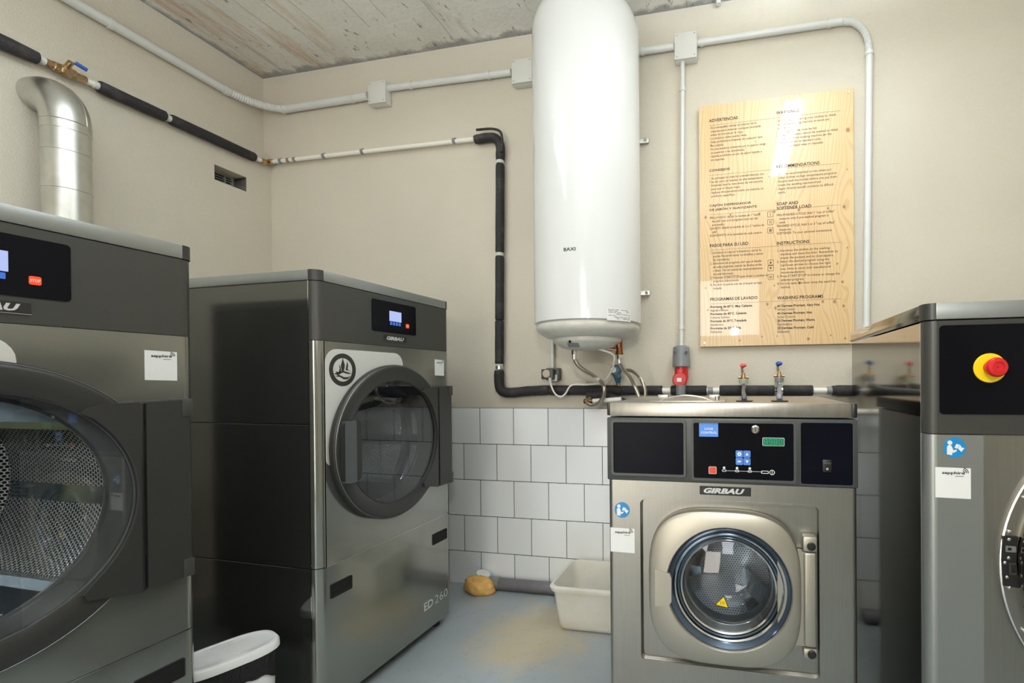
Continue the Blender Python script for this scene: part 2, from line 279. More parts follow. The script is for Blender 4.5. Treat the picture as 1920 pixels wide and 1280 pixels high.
# ------------------------------------------------------------------ mesh helpers
def V(*a): return Vector(a)
class MB:
    def __init__(s): s.b = bmesh.new()
    def add(s, verts, faces):
        vs = [s.b.verts.new(v) for v in verts]
        for f in faces:
            try: s.b.faces.new([vs[i] for i in f])
            except ValueError: pass
        return s
    def box(s, x0, x1, y0, y1, z0, z1, bev=0, seg=2):
        t = bmesh.new(); bmesh.ops.create_cube(t, size=1)
        for v in t.verts: v.co = V(x0+(v.co.x+.5)*(x1-x0), y0+(v.co.y+.5)*(y1-y0), z0+(v.co.z+.5)*(z1-z0))
        if bev: bmesh.ops.bevel(t, geom=t.edges[:], offset=bev, segments=seg, profile=.5, affect='EDGES')
        s.merge(t); return s
    def merge(s, t, M=None):
        if M: bmesh.ops.transform(t, matrix=M, verts=t.verts)
        me = bpy.data.meshes.new('tmp'); t.to_mesh(me); t.free(); s.b.from_mesh(me); bpy.data.meshes.remove(me)
    def rings(s, rs, closed_u=True, cap0=True, cap1=True, loop=False):
        n = len(rs[0]); vs = [[s.b.verts.new(p) for p in r] for r in rs]
        N = len(rs)
        for i in range(N if loop else N-1):
            a, b = vs[i], vs[(i+1) % N]
            for j in range(n if closed_u else n-1):
                k = (j+1) % n; s.b.faces.new((a[j], a[k], b[k], b[j]))
        if cap0 and not loop: s.b.faces.new(vs[0][::-1])
        if cap1 and not loop: s.b.faces.new(vs[-1])
        return s
    def tube(s, pts, r, seg=12, loop=False, cap=True):
        pts = [Vector(p) for p in pts]; n = len(pts); rr = r if isinstance(r, (list, tuple)) else [r]*n
        T = []
        for i in range(n):
            a = pts[i-1] if (i > 0 or loop) else pts[i]; b = pts[(i+1) % n] if (i < n-1 or loop) else pts[i]
            T.append((b-a).normalized())
        up = V(0, 0, 1) if abs(T[0].z) < .9 else V(1, 0, 0)
        x = T[0].cross(up).normalized(); R = []
        for i in range(n):
            x = (x - T[i]*x.dot(T[i])).normalized(); y = T[i].cross(x)
            R.append([pts[i] + (x*math.cos(2*PI*k/seg) + y*math.sin(2*PI*k/seg))*rr[i] for k in range(seg)])
        return s.rings(R, cap0=cap, cap1=cap, loop=loop)
    def cyl(s, a, b, r, r2=None, seg=24): return s.tube([a, b], [r, r if r2 is None else r2], seg)
    def lathe(s, prof, o, ax='-y', seg=64, cap0=False, cap1=False, loop=False):
        A = {'-y': (V(1, 0, 0), V(0, 0, 1), V(0, -1, 0)), 'z': (V(1, 0, 0), V(0, 1, 0), V(0, 0, 1)), 'x': (V(0, 1, 0), V(0, 0, 1), V(1, 0, 0))}[ax]
        o = Vector(o)
        R = [[o + (A[0]*math.cos(2*PI*k/seg) + A[1]*math.sin(2*PI*k/seg))*max(r, 1e-5) + A[2]*h for k in range(seg)] for r, h in prof]
        return s.rings(R, cap0=cap0, cap1=cap1, loop=loop)
    def prism(s, pts, y0, y1):       # outline in x,z ; extruded y0..y1
        return s.rings([[V(x, y0, z) for x, z in pts], [V(x, y1, z) for x, z in pts]])
    def frame(s, outer, inner, y0, y1, loop_y=None):   # plate with a hole, equal point counts
        n = len(outer)
        R = [[V(x, y0, z) for x, z in outer], [V(x, y0, z) for x, z in inner], [V(x, y1, z) for x, z in inner], [V(x, y1, z) for x, z in outer]]
        return s.rings(R, loop=True)
    def build(s, name, mat, parent=None, loc=None, sharp=.6, rot=None):
        bmesh.ops.remove_doubles(s.b, verts=s.b.verts, dist=1e-6)
        bmesh.ops.recalc_face_normals(s.b, faces=s.b.faces)
        for f in s.b.faces: f.smooth = True
        for e in s.b.edges:
            if len(e.link_faces) == 2: e.smooth = e.calc_face_angle(0) < sharp
        me = bpy.data.meshes.new(name); s.b.to_mesh(me); s.b.free()
        o = bpy.data.objects.new(name, me); COL.objects.link(o); me.materials.append(mat)
        if parent: o.parent = parent
        if loc: o.location = loc
        if rot: o.rotation_euler = rot
        return o
def rrect(x0, x1, z0, z1, r, n=6):
    P = []
    for cx, cz, a0 in ((x1-r, z1-r, 0), (x0+r, z1-r, PI/2), (x0+r, z0+r, PI), (x1-r, z0+r, 1.5*PI)):
        for i in range(n+1): a = a0 + PI/2*i/n; P.append((cx+r*math.cos(a), cz+r*math.sin(a)))
    return P
def circ(cx, cz, r, n=48, a0=0): return [(cx+r*math.cos(a0+2*PI*i/n), cz+r*math.sin(a0+2*PI*i/n)) for i in range(n)]
def sup(cx, cz, a, b, p, n=96):
    f = lambda c, e: math.copysign(abs(c)**(2/e), c)
    return [(cx+a*f(math.cos(2*PI*i/n), p), cz+b*f(math.sin(2*PI*i/n), p)) for i in range(n)]
def cat(P, n=10):
    P = [Vector(p) for p in P]; Q = [P[0]*2-P[1]]+P+[P[-1]*2-P[-2]]; out = []
    for i in range(1, len(Q)-2):
        a, b, c, d = Q[i-1:i+3]
        for k in range(n):
            u = k/n; out.append(.5*((2*b)+(c-a)*u+(2*a-5*b+4*c-d)*u*u+(3*b-a-3*c+d)*u**3))
    out.append(P[-1]); return out
def tag(o, label, cat_, group=None):
    o['label'] = label; o['category'] = cat_
    if group: o['group'] = group
    return o
def empty(name, loc, label, cat_, rz=0, group=None):
    o = bpy.data.objects.new(name, None); COL.objects.link(o); o.location = loc; o.rotation_euler = (0, 0, rz)
    o.empty_display_size = .1; return tag(o, label, cat_, group)
def struct(name, mb, mat, parent=None):
    o = mb.build(name, mat, parent)
    if not parent: o['kind'] = 'structure'
    return o
_cache = {}
def txtmesh(s, bold=0, shear=0):
    cu = bpy.data.curves.new('t', 'FONT'); cu.body = s; cu.offset = bold; cu.shear = shear; cu.resolution_u = 2; cu.size = 1
    o = bpy.data.objects.new('t', cu); COL.objects.link(o); bpy.context.view_layer.update()
    me = bpy.data.meshes.new_from_object(o.evaluated_get(bpy.context.evaluated_depsgraph_get()))
    vs = [v.co.copy() for v in me.vertices]; fs = [tuple(p.vertices) for p in me.polygons]
    bpy.data.objects.remove(o); bpy.data.curves.remove(cu); bpy.data.meshes.remove(me); return vs, fs
def text(name, s, mat, parent, x0, x1, z0, z1, y, bold=.02, shear=0, label=None):
    vs, fs = txtmesh(s, bold, shear); xs = [v.x for v in vs]; ys = [v.y for v in vs]; ax, bx, ay, by = min(xs), max(xs), min(ys), max(ys)
    mb = MB(); mb.add([V(x0+(v.x-ax)/(bx-ax)*(x1-x0), y, z0+(v.y-ay)/(by-ay)*(z1-z0)) for v in vs], fs)
    o = finish_flat(mb, name, mat, parent)
    if label: o['label'] = label
    return o
def finish_flat(mb, name, mat, parent):
    me = bpy.data.meshes.new(name); mb.b.to_mesh(me); mb.b.free(); o = bpy.data.objects.new(name, me); COL.objects.link(o)
    me.materials.append(mat)
    if parent: o.parent = parent
    return o
def textblock(name, lines, mat, parent, x, z, width, pitch, y, bold=0, cap=None):
    L = [txtmesh(l, bold) if l.strip() else ([], []) for l in lines]; mw = max(max(v.x for v in vs) for vs, _ in L if vs); k = width/mw
    kz = (cap/.70) if cap else k; mb = MB()
    for i, (vs, fs) in enumerate(L):
        mb.add([V(x+v.x*k, y, z-i*pitch+v.y*kz) for v in vs], fs)
    return finish_flat(mb, name, mat, parent)

# ------------------------------------------------------------------ room shell
YB, XU, XL, ZC, XR, YF = 2.59, -2.985, -2.93, 3.18, 1.95, -2.60
struct('floor', MB().box(XU-.2, XR+.2, YF-.2, YB+.2, -.12, 0), M_floor)
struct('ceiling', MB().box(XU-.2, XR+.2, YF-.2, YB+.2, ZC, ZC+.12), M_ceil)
struct('wall_back', MB().box(XU-.2, XR+.2, YB, YB+.2, 0, ZC), M_wall)
wl = MB(); ZS = 2.675
vy0, vy1, vz0, vz1 = 2.238, 2.425, 2.378, 2.466
wl.box(XU-.2, XU, YF, YB, ZS, ZC)
for a in ((YF, vy0, 0, ZS), (vy1, YB, 0, ZS), (vy0, vy1, 0, vz0), (vy0, vy1, vz1, ZS)): wl.box(XU-.2, XL, *a)
struct('wall_left', wl, M_wall)
struct('wall_right', MB().box(XR, XR+.2, YF, YB, 0, ZC), M_wall)
wf = MB()
for a in ((XU, -2.10, 0, ZC), (-2.10, -.60, 2.12, ZC), (-.60, -.52, 0, ZC), (-.52, .42, 0, 1.88), (-.52, .42, 2.74, ZC), (.42, XR, 0, ZC)):
    wf.box(a[0], a[1], YF-.2, YF, a[2], a[3])
struct('wall_front', wf, M_wall)
wn = MB().frame(rrect(-.52, .42, 1.88, 2.74, .002, 2), rrect(-.47, .37, 1.93, 2.69, .002, 2), YF-.12, YF-.06); wn.box(-.07, -.03, YF-.12, YF-.06, 1.93, 2.69)
wn = struct('window_1', wn, M_lid); p = MB().box(-.47, .37, YF-.10, YF-.095, 1.93, 2.69).build('pane', E_pane, wn)
dn = struct('door_1', MB().frame(rrect(-2.10, -.60, 0, 2.12, .002, 2), rrect(-2.04, -.66, .04, 2.06, .002, 2), YF-.12, YF-.02), M_lid)
MB().box(-2.04, -.66, YF-.10, YF-.095, .04, 2.06).build('pane', E_door, dn)
struct('trim_1', MB().box(XL, XR, YB-.012, YB, 0, 1.04, .0015, 1), M_tile)
# vent set in a recess of the left wall
g = empty('vent_grille', (XL-.100, (vy0+vy1)/2, vz0), 'small grey louvred vent grille deep in a square recess in left wall', 'vent')
hw = (vy1-vy0)/2-.001; hh = vz1-vz0
mb = MB()
for z in (.009, .0235, .038, .0525, .067, .0815): mb.box(-.004, .004, -hw, hw-.012, z, z+.0048)
for y in (-.045, .040): mb.box(-.003, .006, y-.0035, y+.0035, .002, hh-.002)
mb.box(-.004, .006, hw-.013, hw, .001, hh-.001); mb.build('louvres', M_grey_grille, g)
MB().box(-.014, -.008, -hw, hw, .001, hh-.001).build('backing', M_void, g)

# ------------------------------------------------------------------ ceiling lamps (behind and above the camera's frame)
for lx, ly, lab in ((.38, 1.50, 'twin tube fluorescent ceiling lamp above the washers on the right'), (-1.72, .75, 'twin tube fluorescent ceiling lamp above the dryers on the left')):
    L = empty('ceiling_lamp', (lx, ly, ZC-.20), lab, 'lamp', group='fluorescent ceiling lamps')
    MB().box(-.07, .07, -.62, .62, -.05, -.001, .006).build('housing', M_lid, L)
    for y in (-.4, .4): MB().cyl(V(0, y, -.002), V(0, y, .199), .005, seg=8).build('suspension_rod', M_chrome, L)
    for s in (-1, 1):
        tb = MB().cyl(V(s*.035, -.56, -.07), V(s*.035, .56, -.07), .014, seg=16).build('tube', E_tube, L)
        for y in (-.60, .56): MB().box(s*.035-.018, s*.035+.018, y, y+.04, -.09, -.05, .003).build('tube_holder', M_lid, tb)
    area('tube_light', (lx, ly, ZC-.30), (.12, 1.1), 12, (.88, .95, 1))
    area('tube_uplight', (lx, ly, ZC-.19), (.12, 1.1), 32, (.80, .91, 1), (math.radians(180), 0, 0))

# ------------------------------------------------------------------ stickers
def sapphire(par, x0, x1, z0, z1, y, tilt=0):
    w, h = x1-x0, z1-z0
    st = MB().prism([(x0, z0), (x1, z0-tilt), (x1, z1-tilt), (x0, z1)], y, y-.0006).build('inventory_sticker', M_stick, par)
    text('sticker_text', 'sapphire', M_ink, st, x0+w*.19, x0+w*.83, z0+h*.76-tilt*.5, z0+h*.88-tilt*.5, y-.0009, .03)
    mb = MB()
    for r in (.07, .12, .17):
        pts = [(x0+w*.76+w*r*math.cos(a), z0+h*.83-tilt*.6+w*r*math.sin(a)) for a in [PI*.02+PI*.42*i/8 for i in range(9)]]
        for a, b in zip(pts, pts[1:]):
            dx, dz = b[0]-a[0], b[1]-a[1]; n = math.hypot(dx, dz); px, pz = -dz/n*w*.012, dx/n*w*.012
            mb.add([V(a[0]-px, y-.001, a[1]-pz), V(b[0]-px, y-.001, b[1]-pz), V(b[0]+px, y-.001, b[1]+pz), V(a[0]+px, y-.001, a[1]+pz)], [(0, 1, 2, 3)])
    mb.box(x0+w*.56, x0+w*.80, y-.001, y-.0007, z0+h*.715-tilt*.6, z0+h*.73-tilt*.6)
    mb.build('sticker_arcs', M_ink, st); return st
def manual(par, cx, cz, r, y):
    st = MB().prism(circ(cx, cz, r), y, y-.0006).build('manual_sticker', M_bluest, par); st['label'] = 'round blue read the manual sticker'
    mb = MB().prism(circ(cx-r*.42, cz+r*.48, r*.22, 20), y-.0007, y-.0010)
    q = lambda P: [(cx+a*r, cz+b*r) for a, b in P]
    mb.prism(q([(-.68, .12), (-.5, .25), (-.3, .22), (-.1, -.28), (.18, -.18), (.18, -.34), (-.05, -.5), (-.22, -.5), (-.22, -.76), (-.68, -.68)]), y-.0007, y-.0010)
    mb.prism(q([(-.02, -.02), (.16, .38), (.42, .30), (.26, -.10)]), y-.0007, y-.0010)
    mb.prism(q([(.30, -.10), (.46, .32), (.62, .02), (.86, -.02), (.60, -.42)]), y-.0007, y-.0010)
    mb.build('reader_pictogram', M_stick, st)
def badge(par, x0, x1, z0, z1, y):
    b = MB().box(x0, x1, y-.003, y, z0, z1, .0008, 1).build('brand_badge', M_blk, par); w, h = x1-x0, z1-z0
    text('badge_lettering', 'GIRBAU', M_silver, b, x0+w*.08, x0+w*.88, z0+h*.17, z0+h*.83, y-.0034, .05, .3)
    MB().box(x0-.0008, x1+.0008, y-.003, y, z0-.0012, z0).build('badge_edge', M_chrome, b)

# ------------------------------------------------------------------ tumble dryers
DW, DD, RC = .757, .98, .032
def corner_shell(mb, z0, z1, y_in=.0, w=DW, hole=None, rc=RC):
    """front skin with rounded upright corners, front at y=0"""
    def prof(z): 
        P = [V(0, rc, z)]+[V(rc-rc*math.cos(a), rc-rc*math.sin(a), z) for a in [PI/2*i/6 for i in range(1, 7)]]
        return P
    L0, L1 = prof(z0), prof(z1); n = len(L0)
    for mir in (0, 1):
        f = (lambda p: V(w-p.x, p.y, p.z)) if mir else (lambda p: p)
        mb.add([f(p) for p in L0]+[f(p) for p in L1], [(i, i+1, n+i+1, n+i) for i in range(n-1)])
    if hole is None:
        mb.add([V(rc, 0, z0), V(w-rc, 0, z0), V(w-rc, 0, z1), V(rc, 0, z1)], [(0, 1, 2, 3)])
    else:
        cx, cz, r = hole; N = 64; inner = [V(cx+r*math.cos(2*PI*i/N), 0, cz+r*math.sin(2*PI*i/N)) for i in range(N)]; outer = []
        for i in range(N):
            c, s_ = math.cos(2*PI*i/N), math.sin(2*PI*i/N); k = []
            if c > 1e-6: k.append((w-rc-cx)/c)
            if c < -1e-6: k.append((rc-cx)/c)
            if s_ > 1e-6: k.append((z1-cz)/s_)
            if s_ < -1e-6: k.append((z0-cz)/s_)
            k = min(k); outer.append(V(cx+c*k, 0, cz+s_*k))
        mb.rings([outer, inner, [p+V(0, .02, 0) for p in inner]], cap0=False, cap1=False)
        # fill the four corners
        for X in (rc, w-rc):
            for Z in (z0, z1):
                d = sorted(range(N), key=lambda i: (outer[i]-V(X, 0, Z)).length)
                a = [i for i in range(N) if abs(outer[i].x-X) < 1e-6]; b = [i for i in range(N) if abs(outer[i].z-Z) < 1e-6]
                ia = min(a, key=lambda i: abs(outer[i].z-Z)); ib = min(b, key=lambda i: abs(outer[i].x-X))
                if ia != ib: mb.add([V(X, 0, Z), outer[ia], outer[ib]], [(0, 1, 2)])
    return mb
def dryer(loc, rz, label, model=False, off=0.0):
    D = empty('tumble_dryer', loc, label, 'dryer', rz, 'stacked grey tumble dryers')
    w = DW; cx, cz = .352, .953
    # carcass (open front tunnel for the drum): side, back, top, bottom sheets
    mb = MB(); y0 = RC+.002
    mb.box(.004, .012, y0, DD, .06, 1.55); mb.box(w-.012, w-.004, y0, DD, .06, 1.55); mb.box(.012, w-.012, DD-.01, DD, .06, 1.55)
    mb.box(.012, w-.012, y0, DD-.01, .06, .07); mb.box(.012, w-.012, y0, DD-.01, 1.54, 1.55); mb.build('carcass', M_blk, D)
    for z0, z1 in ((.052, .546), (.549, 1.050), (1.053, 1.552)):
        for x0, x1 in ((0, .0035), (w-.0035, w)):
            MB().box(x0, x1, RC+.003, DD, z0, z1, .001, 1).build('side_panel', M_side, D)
    corner_shell(MB(), .549, 1.3435, hole=(cx, cz, .262)).build('front_panel', M_skin, D)
    lp = corner_shell(MB(), .052, .546).build('service_panel', M_skin, D)
    MB().box(RC, w-RC, -.0006, .004, .5462, .5478).build('panel_edge', M_chrome, lp)
    for x0, x1 in ((-.0006, .003), (w-.003, w+.0006)): MB().box(x0, x1, RC+.0005, RC+.0032, .052, 1.552).build('side_edge', M_chrome, D)
    corner_shell(MB(), 1.345, 1.551).build('control_fascia', M_fascia, D)
    # cap
    c = MB().box(-.002, w+.002, .032, DD, 1.553, 1.590, .002).build('top_cover', M_cap, D)
    MB().box(.030, w-.030, -.002, .036, 1.553, 1.590, .0015).build('cover_front', M_cap, c)
    for mir in (0, 1):
        mb = MB(); P = [(0-.002, .032), (.03, .032), (.03, -.002)]+[(.03-.032*math.sin(a), .030-.032*math.cos(a)) for a in [PI/2*i/6 for i in range(1, 6)]]
        P = [((w-x) if mir else x, y) for x, y in P]
        mb.rings([[V(x, y, 1.553) for x, y in P], [V(x, y, 1.590) for x, y in P]])
        mb.build('cover_corner', M_dark, c)
    # display
    d = MB().prism(rrect(.252, .508, 1.402, 1.529, .008), .0, -.003).build('display_panel', M_screen, D)
    s = MB().box(.345, .414, -.0045, -.003, 1.450, 1.492).build('lcd_screen', E_lcd, d)
    for i in range(4):
        x = .348+i*.0168; MB().box(x, x+.012, -.0045, -.003, 1.434, 1.447, .0006, 1).build('soft_key', E_key, d)
    MB().prism(rrect(.443, .461, 1.430, 1.448, .003, 3), -.003, -.0048).build('stop_key', E_stop, d)
    text('key_lettering', 'STOP', M_stick, d, .4445, .4595, 1.436, 1.442, -.0050)
    badge(D, .317, .446, 1.366, 1.390, 0)
    # pale decal and emblem
    A_ = lambda x, z, r, a0: [(x+r*math.cos(math.radians(a0+15*i)), z+r*math.sin(math.radians(a0+15*i))) for i in range(7)]
    rr_ = .295; t0 = math.atan2(.902-cz, -math.sqrt(rr_**2-(.902-cz)**2)); t1 = math.atan2(math.sqrt(rr_**2-(.425-cx)**2), .425-cx); t0 += 2*PI
    Pd = A_(.375, 1.268, .05, 0)+A_(.083, 1.268, .05, 90)+A_(.055, .924, .022, 180)[:-1]+[(cx+rr_*math.cos(t0+(t1-t0)*i/40), cz+rr_*math.sin(t0+(t1-t0)*i/40)) for i in range(41)]
    pd = MB().prism(Pd, 0, -.0006).build('pale_decal', M_patch, D)
    e = (.109, 1.243); em = MB().frame(circ(*e, .060), circ(*e, .043), -.0008, -.0012)
    q = lambda P: [(e[0]+a*.043, e[1]+b*.043) for a, b in P]
    em.prism(q([(-.12, -.1), (-.2, .35), (0, 1.0), (.22, .4), (.12, -.05)]), -.0008, -.0012)
    em.prism(q([(-.75, -.10), (-.45, -.22), (-.32, .1), (-.40, .45), (-.22, .2), (-.2, -.1), (-.35, -.36), (-.6, -.32)]), -.0008, -.0012)
    em.prism(q([(.28, .02), (.40, .5), (.46, .75), (.56, .4), (.5, .05), (.9, -.15), (.6, -.05), (.4, -.05)]), -.0008, -.0012)
    em.prism(q([(-.95, -.35), (-.5, -.2), (0, -.05), (.5, -.2), (.98, -.3), (.5, -.35), (0, -.22), (-.5, -.45)]), -.0008, -.0012)
    em.prism(q([(-.8, -.55), (-.4, -.42), (.1, -.62), (.5, -.62), (.85, -.5), (.5, -.8), (.1, -.82), (-.3, -.62)]), -.0008, -.0012)
    em.build('bird_emblem', M_dark, pd)
    # service panel vents
    for x0, x1 in ((.045, .140), (.613, .720)):
        v_ = MB().frame(rrect(x0, x1, .428, .478, .004, 3), rrect(x0+.005, x1-.005, .433, .473, .003, 3), -.003, .018)
        v_.prism(rrect(x0+.004, x1-.004, .432, .474, .003, 3), -.0006, -.001); v_.box(x0+.010, x1-.010, -.0022, -.0006, .446, .449); v_ = v_.build('finger_grip', M_void, lp)
    if model:
        text('model_lettering', 'ED', M_silver, lp, .546, .612, .146, .184, -.0008, .022)
        text('model_number', '260', M_silver, lp, .624, .722, .146, .184, -.0008, -.01)
    sapphire(D, .641+off, .711+off, 1.226, 1.302, -.0004, .002)
    # door
    dr = MB().lathe([(.249, .004), (.258, -.002), (.306, -.001), (.314, .010), (.3145, .026), (.308, .033), (.300, .035), (.255, .031), (.2495, .028)], (cx, 0, cz), loop=True, seg=96).build('door', M_dark, D)
    MB().lathe([(.3092, .0331), (.3098, .0337), (.3108, .0325), (.3102, .0318)], (cx, 0, cz), loop=True, seg=96).build('door_bead', M_cap, dr)
    MB().lathe([(.2485, .0270), (.2489, .0300), (.2500, .0306), (.2505, .0290)], (cx, 0, cz), loop=True, seg=96).build('glass_bead', M_fascia, dr)
    MB().lathe([(.001, .0275), (.2488, .0275), (.2488, .0235), (.001, .0235)], (cx, 0, cz), seg=72).build('door_glass', G_door, dr)
    MB().lathe([(.2488, .022), (.2480, .0), (.2450, -.050), (.2400, -.054), (.2400, -.060), (.2620, -.060), (.2605, -.004), (.2500, .0)], (cx, 0, cz), loop=True, seg=96).build('door_tunnel', M_tunnel, dr)
    MB().prism(rrect(.062, .146, .835, 1.058, .022), -.030, -.046).build('handle_plate', M_dark, dr)
    h = MB().rings([[V(.068, -.036, z), V(.110, -.036, z), V(.102, -.066, z), V(.074, -.066, z)] for z in (.836, 1.057)]); h.build('door_handle', M_darkgrip, dr)
    # hinge flap
    hg = MB()
    P = [(.608, 1.172), (.545, 1.170), (.512, 1.164), (.502, 1.152)]+[(cx+.2525*math.cos(a), cz+.2525*math.sin(a)) for a in [math.radians(47-94*k/20) for k in range(21)]]+[(.503, .744), (.508, .730), (.608, .706)]
    hg.prism(P[::-1], -.030, -.0405); hg.build('hinge_plate', M_dark, dr)
    MB().box(.609, .619, -.036, -.004, .706, 1.170, .003).build('hinge_groove', M_blk, dr)
    MB().prism(rrect(.620, .712, .708, 1.172, .004, 3), -.008, -.040).build('hinge_flap', M_dark, dr)
    for z in (.706, 1.128): MB().box(.696, .720, -.043, .004, z, z+.048, .003).build('hinge_knuckle', M_fascia, dr)
    # drum
    dm = MB().lathe([(.244, -.061), (.246, -.066), (.300, -.072), (.335, -.080), (.335, -.62)], (0, 0, 0), seg=96).build('drum', M_perf, D, (cx, 0, cz))
    MB().lathe([(.335, -.62), (.30, -.635), (.001, -.635)], (0, 0, 0), seg=72).build('drum_back', M_perff, dm)
    MB().lathe([(.16, -.628), (.215, -.628), (.215, -.633), (.16, -.633)], (0, 0, 0), loop=True, seg=72).build('felt_ring', M_tanring, dm)
    bd = MB().lathe([(.3345, -.165), (.3335, -.167), (.3335, -.222), (.3345, -.224)], (0, 0, 0), seg=96).build('drum_band', M_drumblue, dm)
    pl = bpy.data.lights.new('drum_fill', 'POINT'); pl.energy = 1.5 if model else 10; pl.shadow_soft_size = .02; pl.color = (.9, .95, 1)  # added fill light, not a dryer part; brightens the inside of the drum
    po = bpy.data.objects.new('drum_fill', pl); COL.objects.link(po); po.parent = dm; po.location = (.0, .10, .265)
    for k in range(4):
        a = math.radians(52+90*k); R = Matrix.Rotation(a, 4, 'Y'); t_ = MB()
        t_.rings([[V(-.05, y, .333), V(-.012, y, .262), V(.012, y, .262), V(.05, y, .333)] for y in (.09, .615)])
        bmesh.ops.transform(t_.b, matrix=R, verts=t_.b.verts); t_.build('drum_lifter', M_drumblue, dm)
    mb = MB()
    for k in range(4):
        a0 = math.radians(52+45+90*k); P = [[V(.3345*math.sin(a0+da), y, .3345*math.cos(a0+da)) for da in (-.07, -.03, .0, .03, .07)] for y in (.08, .61)]
        mb.add([p for r in P for p in r], [(i, i+1, 6+i, 5+i) for i in range(4)])
    mb.build('drum_seam', M_drumblue, dm)
    for x in (.05, w-.05):
        for y in (.06, DD-.06): MB().cyl(V(x, y, .002), V(x, y, .058), .022, .016, 16).build('foot', M_rubber, D)
    return D
M_tunnel = simple('glossy_dark_tunnel', srgb(50, 50, 48), .22)
M_darkgrip = simple('grey_grip', srgb(80, 84, 86), .35, .2)
R88 = math.radians(88.0)
ED = dryer((-1.402, 1.400, 0), R88, 'graphite tumble dryer nearer the back wall, model lettering ED260 low on its front', True)
LD = dryer((-1.455, .281, 0), R88, 'graphite tumble dryer nearest the camera at the left edge, perforated drum showing through its door', False)
LD.scale = (1, 1, .985)

# ------------------------------------------------------------------ centre washer
WX0, WX1, WY, WD = -.366, .330, 1.404, .56
K = empty('washing_machine', (0, WY, 0), 'stainless washing machine with round glass porthole, green digits and blue keys on its panel', 'washing machine', 0, 'stainless front loading washers')
def shell(x0, x1, y0, y1, z0, z1, mat, par, t_=.004):
    mb = MB(); mb.box(x0, x0+t_, y0, y1, z0, z1); mb.box(x1-t_, x1, y0, y1, z0, z1); mb.box(x0+t_, x1-t_, y1-t_, y1, z0, z1)
    mb.box(x0+t_, x1-t_, y0, y1-t_, z0, z0+t_); mb.box(x0+t_, x1-t_, y0, y1-t_, z1-t_, z1); return mb.build('cabinet', mat, par)
shell(WX0+.006, WX1-.006, .051, WD, .03, 1.085, M_stain, K)
# front plate with rounded uprights and rectangular opening for the recess
def front_plate(name, x0, x1, z0, z1, op, rc, mat, par, depth=.05):
    mb = MB(); mb.frame(rrect(x0+rc, x1-rc, z0, z1, .0005, 8), rrect(*op, .018, 8), 0, .012)
    for s, X in ((1, x0), (-1, x1)):
        P = [(X, depth), (X, rc)]+[(X+s*(rc-rc*math.cos(a)), rc-rc*math.sin(a)) for a in [PI/2*i/6 for i in range(1, 7)]]+[(X+s*rc, depth)]
        mb.rings([[V(x, y, z0) for x, y in P], [V(x, y, z1) for x, y in P]])
    return mb.build(name, mat, par)
fp = front_plate('front_panel', WX0, WX1, .03, .899, (-.276, .238, .361, .850), .012, M_stain, K)
MB().frame(rrect(-.276, .238, .361, .850, .018, 8), rrect(-.270, .232, .367, .844, .014, 8), -.0012, .004).build('recess_lip', M_stain, fp)
rc = MB(); rc.rings([[V(x, y, z) for x, z in rrect(-.276, .238, .361, .850, .018, 8)] for y in (.004, )]+[[V(x, .016, z) for x, z in rrect(-.266, .229, .371, .841, .012, 8)]], cap0=False, cap1=False)
rc.frame(sup(-.018, .606, .247, .2345, 60, 96), circ(-.0155, .606, .172, 96), .0155, .020); rc.build('door_recess', M_stain, fp)
# console
con = MB(); op = [(-.355, -.132, .915, 1.080), (-.117, .172, .908, 1.081), (.181, .321, .905, 1.080)]
con.box(WX0-.003, WX1+.002, -.004, .05, .9, 1.086, .003); con = con.build('console', M_darkframe, K)
for i, (a, b, c, d) in enumerate(op):
    if i < 2:
        MB().frame(rrect(a, b, c, d, .008), rrect(a+.007, b-.007, c+.007, d-.007, .005), -.004, -.011).build('bezel', M_darkframe, con)
        MB().prism(rrect(a+.007, b-.007, c+.007, d-.007, .003), -.0042, -.0065).build('panel_insert', M_screenb if i == 0 else M_screen, con)
    else:
        MB().frame(rrect(a, b, c, d, .008), rrect(a+.003, b-.003, c+.003, d-.003, .006), -.004, -.0075).build('bezel', M_darkframe, con)
        MB().prism(rrect(a+.003, b-.003, c+.003, d-.003, .006), -.0042, -.0065).build('panel_insert', M_screenb, con)
yk = -.0066
lg = MB().box(-.094, -.040, yk-.0006, yk, 1.034, 1.0735).build('control_label', E_logi, con)
text('label_lettering', 'LOGI', M_stick, lg, -.078, -.055, 1.0535, 1.060, yk-.0009); text('label_lettering', 'CONTROL', M_stick, lg, -.089, -.043, 1.0425, 1.0490, yk-.0009)
lk = MB().lathe([(.0115, 0), (.0115, .004), (.008, .007), (.001, .007)], (.063, yk, 1.057), seg=24).build('lock_barrel', M_chrome, con)
MB().box(.0622, .0638, yk-.0074, yk-.007, 1.052, 1.062).build('keyhole', M_void, lk)
dp = MB().prism(rrect(.082, .141, 1.011, 1.034, .003, 4), yk, yk-.0006).build('digit_display', M_stick, con)
MB().prism(rrect(.0832, .1398, 1.0122, 1.0328, .0025, 4), yk-.0006, yk-.0010).build('display_window', E_green, dp)
mb = MB()
for i in range(4):
    x = .0868+i*.0130; a, b, c, d = x, x+.0088, 1.0155, 1.0295; m_ = (c+d)/2; t_ = .0011
    sg = [(a, b, d-t_, d), (a, b, m_-t_/2, m_+t_/2), (a, b, c, c+t_), (a, a+t_, c, m_), (b-t_, b, c, m_), (a, a+t_, m_, d), (b-t_, b, m_, d)]
    if i == 1: sg.pop(3)
    if i == 3: sg.pop(1)
    for q in sg: mb.box(q[0], q[1], yk-.0014, yk-.0010, q[2], q[3])
mb.build('digits', E_greenb, dp)
